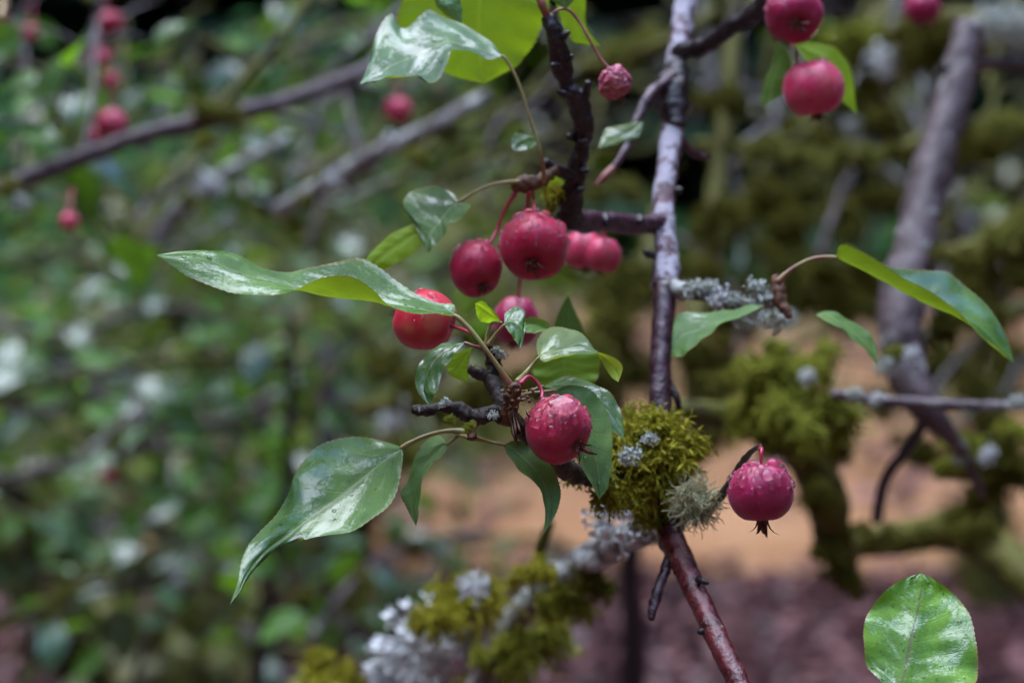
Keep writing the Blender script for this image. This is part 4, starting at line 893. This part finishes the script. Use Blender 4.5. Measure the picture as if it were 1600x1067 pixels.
# ================================================================== FRUITING SPUR (in focus)
sp = thing('fruiting_spur', 'sharp dark fruiting spur with wet leaves at the picture centre', 'twig', P(800, 640, .735))
tub(sp, 'stem', [(645, 640, .718), (668, 641, .72), (690, 636, .722), (715, 640, .725), (745, 652, .728), (775, 645, .732), (800, 655, .735), (835, 690, .745), (880, 732, .76), (940, 742, .785), (1000, 735, .81), (1040, 730, .825)], [7, 9, 8, 11, 12, 11, 12, 13, 15, 18, 18, 16], B_SPUR, 18, 130, .4, 420)
tub(sp, 'shoot', [(790, 660, .734), (797, 635, .73), (802, 615, .728), (806, 600, .727)], [13, 12, 12, 10], DRY, 14, 26, .5, 600)
tub(sp, 'shoot', [(737, 650, .728), (737, 670, .725), (738, 686, .724)], [10, 8, 8], DRY, 12, 16, .4, 600)
tub(sp, 'shoot', [(785, 640, .737), (776, 608, .742), (762, 590, .745), (745, 580, .745), (733, 574, .745)], [11, 12, 11, 10, 8], B_SPUR, 14, 34, .4, 420)
tub(sp, 'shoot', [(765, 595, .745), (772, 572, .746), (768, 552, .745), (762, 538, .744)], [11, 12, 10, 6], B_SPUR, 14, 28, .4, 500)
for x, y, d, rp in [(783, 556, .742, 9), (775, 548, .742, 7), (696, 628, .716, 8), (770, 650, .72, 9), (690, 634, .715, 6)]:
    grow(LICH[0], 'lichen', sp, P(x, y, d), rp * mpp(d))
for x, y, d, rp in [(700, 652, .72, 9), (735, 662, .72, 11), (790, 585, .745, 10)]: grow(MOSS[1], 'moss', sp, P(x, y, d), rp * mpp(d))
# dry bracts hanging below the shoot
for k, (x0, y0, x1, y1, wd) in enumerate([(797, 642, 805, 690, 5), (804, 645, 815, 682, 3.5), (801, 640, 809, 697, 3.5), (800, 604, 774, 599, 3), (822, 640, 831, 660, 3)]):
    b = MB(); p0, p1 = P(x0, y0, .724), P(x1, y1, .722); sd_ = RT * wd * mpp(.727); vv = []
    for i in range(8):
        t = i / 7; c = p0.lerp(p1, t) + FW * .0015 * math.sin(4 * t + k); ww = (1 - t) ** .6 * (.55 + .9 * t) * (1 + .45 * math.sin(11 * t + k)) + .08
        vv += [c - sd_ * ww + FW * .001, c - FW * .0012, c + sd_ * ww + FW * .0012, c + FW * .0006]
    b.add(vv, [(4 * i + j, 4 * i + (j + 1) % 4, 4 * i + 4 + (j + 1) % 4, 4 * i + 4 + j) for i in range(7) for j in range(4)]); b.build('bract', DRY, sp)
# scales on the shoot
r = random.Random(9)
b = MB()
for _ in range(26):
    x, y = r.uniform(788, 832), r.uniform(605, 650); d = .724 + r.uniform(-.002, .006); p = P(x, y, d); dr = cdir(r.uniform(-1, 1), r.uniform(-.6, 1), r.uniform(0, 1)); s = dr.orthogonal().normalized()
    l = r.uniform(5, 10) * mpp(d); b.add([p - s * l * .4, p + s * l * .4, p + dr * l * .6 + s * l * .3, p + dr * l, p + dr * l * .6 - s * l * .3, p - dr.cross(s) * l * .3], [(0, 1, 2, 3, 4), (5, 1, 0), (5, 2, 1), (5, 3, 2), (5, 4, 3), (5, 0, 4)])
b.build('bud_scales', DRY, sp)

# leaf A
leaf(sp, .729, [(712, 494), ((709, 476, 2), (698, 491, 0), (703, 492, -2)), ((684, 473, 5), (676, 486, 0), (680, 490, -6)), ((655, 463, 7), (645, 479, 0), (648, 487, -8)), ((620, 440, 9), (605, 473, 0), (604, 474, -9)), ((590, 417, 11), (575, 468, 0), (582, 455, -10)), ((560, 403, 12), (545, 466, 0), (552, 434, -10)),
                ((520, 409, 11), (505, 461, 0), (510, 433, -10)), ((482, 420, 10), (470, 452, 0), (470, 447, -10)), ((452, 428, 9), (440, 442, 0), (436, 457, -10)), ((410, 418, 9), (402, 433, 0), (400, 462, -9)), ((375, 399, 9), (362, 420, 0), (366, 460, -9)), ((340, 389, 8), (328, 406, 0), (326, 445, -8)),
                ((305, 392, 5), (294, 400, 0), (290, 430, -5)), ((272, 395, 2), (268, 399, 0), (266, 413, -2)), (245, 399)], L_WET, 'long wavy wet leaf reaching far left', pet=[(712, 494), (735, 515, -1), (758, 545, -2), (778, 572, -2), (798, 604, -1)], pet_r=.00105, pet_mat=PET_RED, n=96, m=17, seed=21, dew=150)
# leaf B
leaf(sp, .726, [(628, 699), ((612, 692, 1), (618, 706, 0), (629, 712, 0)), ((585, 685, 1), (593, 724, 2), (626, 742, 0)), ((545, 684, 1), (565, 748, 3), (612, 778, 0)), ((508, 692, 0), (537, 770, 4), (588, 808, 0)), ((482, 710, 0), (510, 790, 4), (555, 830, 0)), ((463, 738, 0), (484, 808, 4), (515, 837, 1)), ((449, 775, 0), (458, 828, 3), (478, 841, 3)),
                ((430, 806, 0), (438, 843, 2), (446, 850, 4)), ((406, 830, -1), (416, 860, 0), (420, 866, 4)), ((385, 856, -1), (396, 882, 0), (399, 886, 3)), ((375, 886, -1), (382, 904, 0), (385, 906, 2)), ((370, 915, 0), (374, 922, 0), (376, 924, 1)), (359, 944)],
     L_WET, 'large wet leaf hanging at lower left', tilt=.9, ref=800, pet=[(628, 699), (660, 683), (700, 673), (737, 676)], pet_r=.0010, n=90, m=17, seed=22, dew=90)
# leaf C
leaf(sp, .739, [(868, 610), ((884, 602, 2), (876, 620), (870, 628, -1)), ((912, 605, 3), (895, 642), (878, 655, -1)), ((936, 622, 3), (912, 668), (885, 690, -1)), ((951, 650, 2), (924, 695), (900, 714, -1)), ((957, 685, 1), (932, 722), (911, 733, -1)), ((955, 725, 0), (936, 746), (921, 752, -1)), ((948, 764, -1), (937, 768), (931, 769, -1)), (936, 780)],
     L_MATT, 'green leaf hugging the front fruit from behind', tilt=.25, pet=[(868, 610), (850, 612), (828, 614), (806, 620, -8)], n=70, seed=23, dew=40)
leaf(sp, .748, [(848, 604), ((872, 591, 2), (868, 602), (868, 607, -2)), ((897, 589, 3), (896, 604), (890, 612, -3)), ((925, 598, 4), (920, 618), (910, 630, -3)), ((951, 613, 3), (943, 636), (930, 650, -3)), ((967, 635, 2), (958, 655), (945, 664, -2)), ((974, 660, 0), (967, 672), (958, 674, -1)), (975, 687)],
     L_DARK, 'darker leaf arching over the front fruit', tilt=.5, pet=[(848, 604), (830, 610), (808, 614, -10)], n=70, seed=24)
leaf(sp, .745, [(842, 559), ((838, 540, 2), (850, 556), (848, 563, -3)), ((850, 517, 4), (864, 551), (862, 562, -5)), ((876, 510, 5), (885, 547), (882, 556, -5)), ((902, 518, 5), (906, 543), (905, 552, -5)), ((922, 536, 3), (923, 545), (922, 552, -3)), ((938, 560, 2), (940, 555), (940, 552, -2)), ((946, 575, 2), (956, 570), (962, 560, -3)), ((956, 589, 1), (965, 585), (973, 575, -2)), (966, 597)],
     L_PALE, 'pale leaf curling over right with a yellow tip', tilt=.5, pet=[(842, 559), (828, 574), (808, 596, -12)], n=70, seed=25, dew=30)
leaf(sp, .732, [(727, 536), ((708, 535, 2), (712, 540), (716, 546, -2)), ((688, 539, 3), (692, 550), (702, 564, -2)), ((670, 550, 3), (676, 566), (691, 583, -2)), ((656, 568, 2), (665, 588), (685, 602, -2)), ((649, 590, 1), (661, 606), (680, 615, -2)), ((653, 612, 0), (664, 619), (676, 623, -1)), (673, 635)],
     L_WET, 'small white shining leaf below the blushed fruit', tilt=.6, pet=[(727, 536), (742, 541), (757, 545, 6)], pet_mat=PET_RED, n=64, seed=26)
leaf(sp, .755, [(738, 542), ((712, 552), (728, 556), (735, 552)), ((698, 575), (716, 576), (733, 565)), ((708, 589), (722, 588), (732, 578)), (731, 597)], L_YOUNG, 'yellow green leaf behind the small shining leaf', face='under', seed=27)
leaf(sp, .738, [(783, 504), ((775, 489, 0), (776, 497), (772, 504, 2)), ((764, 479, -1), (763, 488), (758, 504, 2)), ((753, 470, -1), (752, 480), (746, 496, 2)), (742, 474)], L_YOUNG, 'tiny curled yellow green leaf under the middle fruits', face='under', pet=[(783, 504), (768, 505, 2), (762, 520, 3), (760, 540, 4)], pet_mat=PET, n=40, seed=28)
leaf(sp, .734, [(788, 508), ((790, 488, 3), (796, 503), (795, 518, -1)), ((808, 479, 4), (808, 505), (803, 529, -1)), ((821, 491, 3), (815, 515), (808, 537, -1)), ((820, 518, 1), (816, 530), (811, 541, 0)), (814, 547)], L_WET, 'small folded leaf with pointed tip above the spur', tilt=.5, pet=[(788, 508), (776, 520, 2), (764, 538, 4)], pet_mat=PET, n=44, seed=29)
leaf(sp, .76, [(864, 516), ((856, 505), (852, 513), (848, 518, -2)), ((842, 497), (838, 507), (832, 520, -3)), ((826, 496), (822, 505), (820, 518, -2)), (808, 505)], L_MID, 'half hidden green leaf behind the folded leaf', seed=30)
leaf(sp, .80, [(870, 545), ((838, 555), (880, 556), (930, 548)), ((833, 582), (882, 580), (936, 575)), ((850, 606), (890, 602), (928, 600)), (900, 620)], L_DARK, 'dark blurred leaf behind the pale curling leaf', face='under', seed=31)
leaf(sp, .84, [(892, 566), ((865, 545), (890, 545), (912, 545)), ((865, 510), (889, 512), (910, 512)), ((876, 482), (888, 485), (900, 490)), (888, 462)], L_DARK, 'blurred blue green leaf standing behind the spur', seed=32)
leaf(sp, .742, [(699, 694), ((688, 680, 2), (688, 698), (696, 706, -1)), ((664, 690, 3), (672, 716), (682, 718, -2)), ((646, 720, 3), (656, 737), (665, 740, -2)), ((637, 752, 2), (648, 762), (657, 766, -2)), ((626, 772, 0), (644, 782), (654, 792, -1)), ((637, 796, 0), (645, 800), (654, 805, -1)), (650, 822)],
     L_MATT, 'narrow folded leaf hanging beside the large leaf', tilt=.3, pet=[(699, 694), (715, 682), (736, 684, -10)], n=60, seed=33)
leaf(sp, .732, [(787, 695), ((805, 688, 2), (800, 702), (792, 708, -2)), ((832, 698, 3), (820, 718), (805, 727, -3)), ((856, 721, 3), (840, 740), (824, 744, -3)), ((872, 748, 2), (854, 766), (842, 762, -2)), ((876, 775, 1), (860, 788), (850, 785, -1)), ((868, 804, 0), (858, 808), (852, 806, 0)), (848, 836)],
     L_MATT, 'drooping matt leaf below the front fruit', tilt=.35, pet=[(787, 695), (765, 690), (741, 684, -4)], n=64, seed=34, dew=25)

# ================================================================== BOTTOM RIGHT SHOOT
ys = thing('young_shoot', 'young shoot with one broad wet leaf in the bottom right corner', 'shoot', P(1402, 1140, .74))
tub(ys, 'stem', [(1385, 1240, .75), (1395, 1180, .745), (1402, 1135, .742)], [9, 8, 8], B_RED, 10, 16, .1, 300)
leaf(ys, .728, [(1405, 1096), ((1378, 1068, 1), (1410, 1068, 1), (1470, 1105, 0)), ((1355, 1034, 1), (1417, 1036, 1.5), (1520, 1072, 0)), ((1349, 1000, 1), (1423, 1003, 1.5), (1528, 1040, 0)), ((1352, 968, 1), (1431, 970, 1.5), (1524, 1000, 0)), ((1366, 942, 1), (1436, 943, 1), (1514, 958, 0)), ((1388, 919, 0), (1440, 920, 1), (1490, 926, 0)), ((1414, 903, 0), (1440, 905, 0), (1463, 908, 0)), (1440, 895)],
     L_NEAR, None, tilt=.75, ref=990, pet=[(1405, 1096), (1402, 1120), (1402, 1140)], n=80, m=19, seed=41, wave=.0005, dew=130)

# ================================================================== CRABAPPLES
FD = [(883, 633, 21, 1.0, 'big'), (860, 654, 7), (840, 661, 8), (862, 673, 9), (898, 655, 7.5), (884, 665, 5.5), (876, 657, 4), (912, 659, 4), (842, 645, 8), (839, 631, 9), (827, 646, 6), (862, 619, 7), (851, 635, 5), (907, 629, 4.5), (919, 650, 5), (914, 640, 4.5), (829, 657, 4), (892, 667, 3.5), (847, 672, 3), (913, 669, 5),
      (870, 645, 4), (905, 645, 4), (853, 626, 5), (833, 638, 5), (920, 662, 4), (869, 664, 2.5), (851, 663, 2.5), (900, 664, 2.5), (836, 672, 2), (856, 683, 1.8), (845, 682, 1.6), (872, 683, 1.6), (831, 667, 2), (880, 675, 2)]
crabapple('sharp crimson crabapple at the centre with one big water drop', 871, 671, 51, .727, cdir(-.68, .52, -.5), F_RED, PS([(847, 612, .732), (838, 596, .733), (826, 588, .732), (813, 600, .729)]), seed=1, drops=FD, ndrops=34, drop_r=(2.2, 5.5), dew=1300, scale=(1.02, 1.05, 1), stalk_at=cdir(-.42, .85, -.25), calyx_len=1.2, stalk_r=.00062)
crabapple('crabapple hanging alone at right with brown sepals below', 1190, 768, 51, .705, cdir(-.03, 1, .0), F_PLUM, PS([(1190, 704, .706), (1188, 701, .714)]), seed=2, ndrops=38, drop_r=(3, 11.5), dew=500, calyx_len=1.5)
crabapple('round crimson crabapple facing its dry eye to the camera', 835, 384, 54, .80, cdir(.08, .62, -.75), F_RED, PS([(833, 310, .815), (831, 280, .813)]), seed=3, ndrops=44, drop_r=(2.2, 9), dew=450, stalk_at=cdir(0, .95, -.3))
crabapple('dark crimson crabapple left of the round middle one', 743, 419, 41, .808, cdir(-.30, .75, -.55), F_RED, PS([(776, 360, .812), (790, 325, .812), (806, 302, .811)]), seed=4, ndrops=34, drop_r=(1.8, 6), dew=300, scale=(1, 1.1, 1), stalk_at=cdir(.5, .85, -.1))
crabapple('blushed crabapple half covered by the long wavy leaf', 664, 500, 50, .765, cdir(.92, -.22, .15), F_BLUSH, PS([(735, 520, .755), (756, 540, .746)]), seed=5, ndrops=14, drop_r=(2, 6), dew=60, scale=(1.05, .94, 1), sepals=False)
crabapple('dim crabapple hidden behind the small folded leaf', 806, 502, 38, .87, cdir(.12, .95, -.2), F_PLUM, PS([(812, 445, .86), (818, 400, .85), (826, 300, .82)]), seed=6, ndrops=8, dew=40, scale=(.95, 1.12, 1))
crabapple('blurred crabapple under the side twig, nearest the round one', 912, 391, 33, .92, cdir(-.1, .95, -.1), F_PINK, PS([(905, 350, .90)]), seed=7, ndrops=10, scale=(1, 1, 1), dew=30)
crabapple('blurred crabapple under the side twig, nearest the upright', 941, 398, 30, .915, cdir(.15, .95, .05), F_PINK, PS([(935, 352, .89)]), seed=8, ndrops=8, dew=30)
crabapple('small shrivelled crabapple on a long arched stalk at top', 960, 129, 25, .795, cdir(-.35, .85, .05), F_WRINK, PS([(938, 92, .796), (920, 60, .798), (902, 30, .80), (884, 14, .80), (866, 20, .80), (860, 35, .80)]), seed=9, scale=(1, 1.12, 1), wrinkle=.28, dew=40, ndrops=6, stalk_mat=STALK_DARK, calyx_len=2.2)
crabapple('dark crabapple cut by the top edge, eye facing the camera', 1240, 22, 46, .865, cdir(0, .5, -.85), F_PLUM, PS([(1235, -40, .885), (1215, -30, .885)]), seed=10, ndrops=26, drop_r=(2, 6), dew=50)
crabapple('pink crabapple hanging just beneath the one at top edge', 1271, 138, 48, .865, cdir(-.15, .95, .1), F_PINK, PS([(1245, 82, .87), (1236, 66, .88), (1225, 20, .885), (1212, -15, .885)]), seed=11, ndrops=34, drop_r=(2.2, 7), dew=60, stalk_at=cdir(-.5, .85, 0))
crabapple('deep blurred crabapple at the top right corner', 1442, 12, 29, 1.3, cdir(0, 1, 0), F_PLUM, PS([(1440, -40, 1.3)]), seed=12, ndrops=4)
tw = thing('fruit_twig', 'leafy twig carrying the pair of top right crabapples', 'twig', P(1212, -20, .885))
tub(tw, 'stem', [(1195, -60, .89), (1212, -20, .886), (1218, 10, .89), (1212, 62, .90)], [11, 10, 7, 4], B_DARK, 10, 20, .3, 300)
leaf(tw, .885, [(1216, 66), ((1204, 104, 3), (1216, 95), (1236, 92, -3)), ((1192, 138, 3), (1206, 130), (1232, 122, -3)), ((1188, 158, 2), (1202, 155), (1220, 148, -2)), (1194, 168)], L_MID, 'folded leaf left of the pink fruit', seed=51)
leaf(tw, .89, [(1236, 66), ((1268, 66, 2), (1262, 80), (1258, 92, -2)), ((1306, 77, 3), (1295, 95), (1280, 112, -2)), ((1326, 100, 3), (1313, 122), (1300, 140, -2)), ((1334, 135, 2), (1325, 150), (1318, 160, -1)), (1339, 179)], L_YOUNG, 'yellow green leaf right of the pink fruit', face='under', seed=52)
for i, (x, y, rp, d, lab) in enumerate([(622, 172, 22, 1.5, 'lone blurred crabapple left of the thin green stalk'), (170, 38, 22, 1.55, 'blurred crabapple highest in the upper left string'), (155, 92, 16, 1.6, 'small blurred crabapple second from top in the upper left string'), (172, 126, 15, 1.6, 'faint blurred crabapple third down in the upper left string'),
                                        (174, 194, 25, 1.45, 'bright blurred crabapple resting over the long purple grey branch'), (146, 214, 15, 1.48, 'small blurred crabapple left of one over the long branch'), (108, 346, 15, 1.36, 'small blurred crabapple hanging below the long purple branch'),
                                        (6, 48, 16, 1.6, 'blurred crabapple cut by the left edge'), (48, 52, 13, 1.8, 'faint blurred crabapple near the upper left corner'), (170, 742, 14, 2.2, 'faint dark red crabapple low among the left leaves')]):
    crabapple(lab, x, y, rp, d, cdir(rng.uniform(-.3, .3), 1, rng.uniform(-.3, .3)), F_PINK if i % 2 == 0 else F_RED, [P(x + rng.uniform(-4, 4), y - rp * 2.2, d + .005), P(x + rng.uniform(-8, 8), y - rp * 3.4, d + .01)], seed=20 + i, det=False, ndrops=3, stalk_r=.0007)
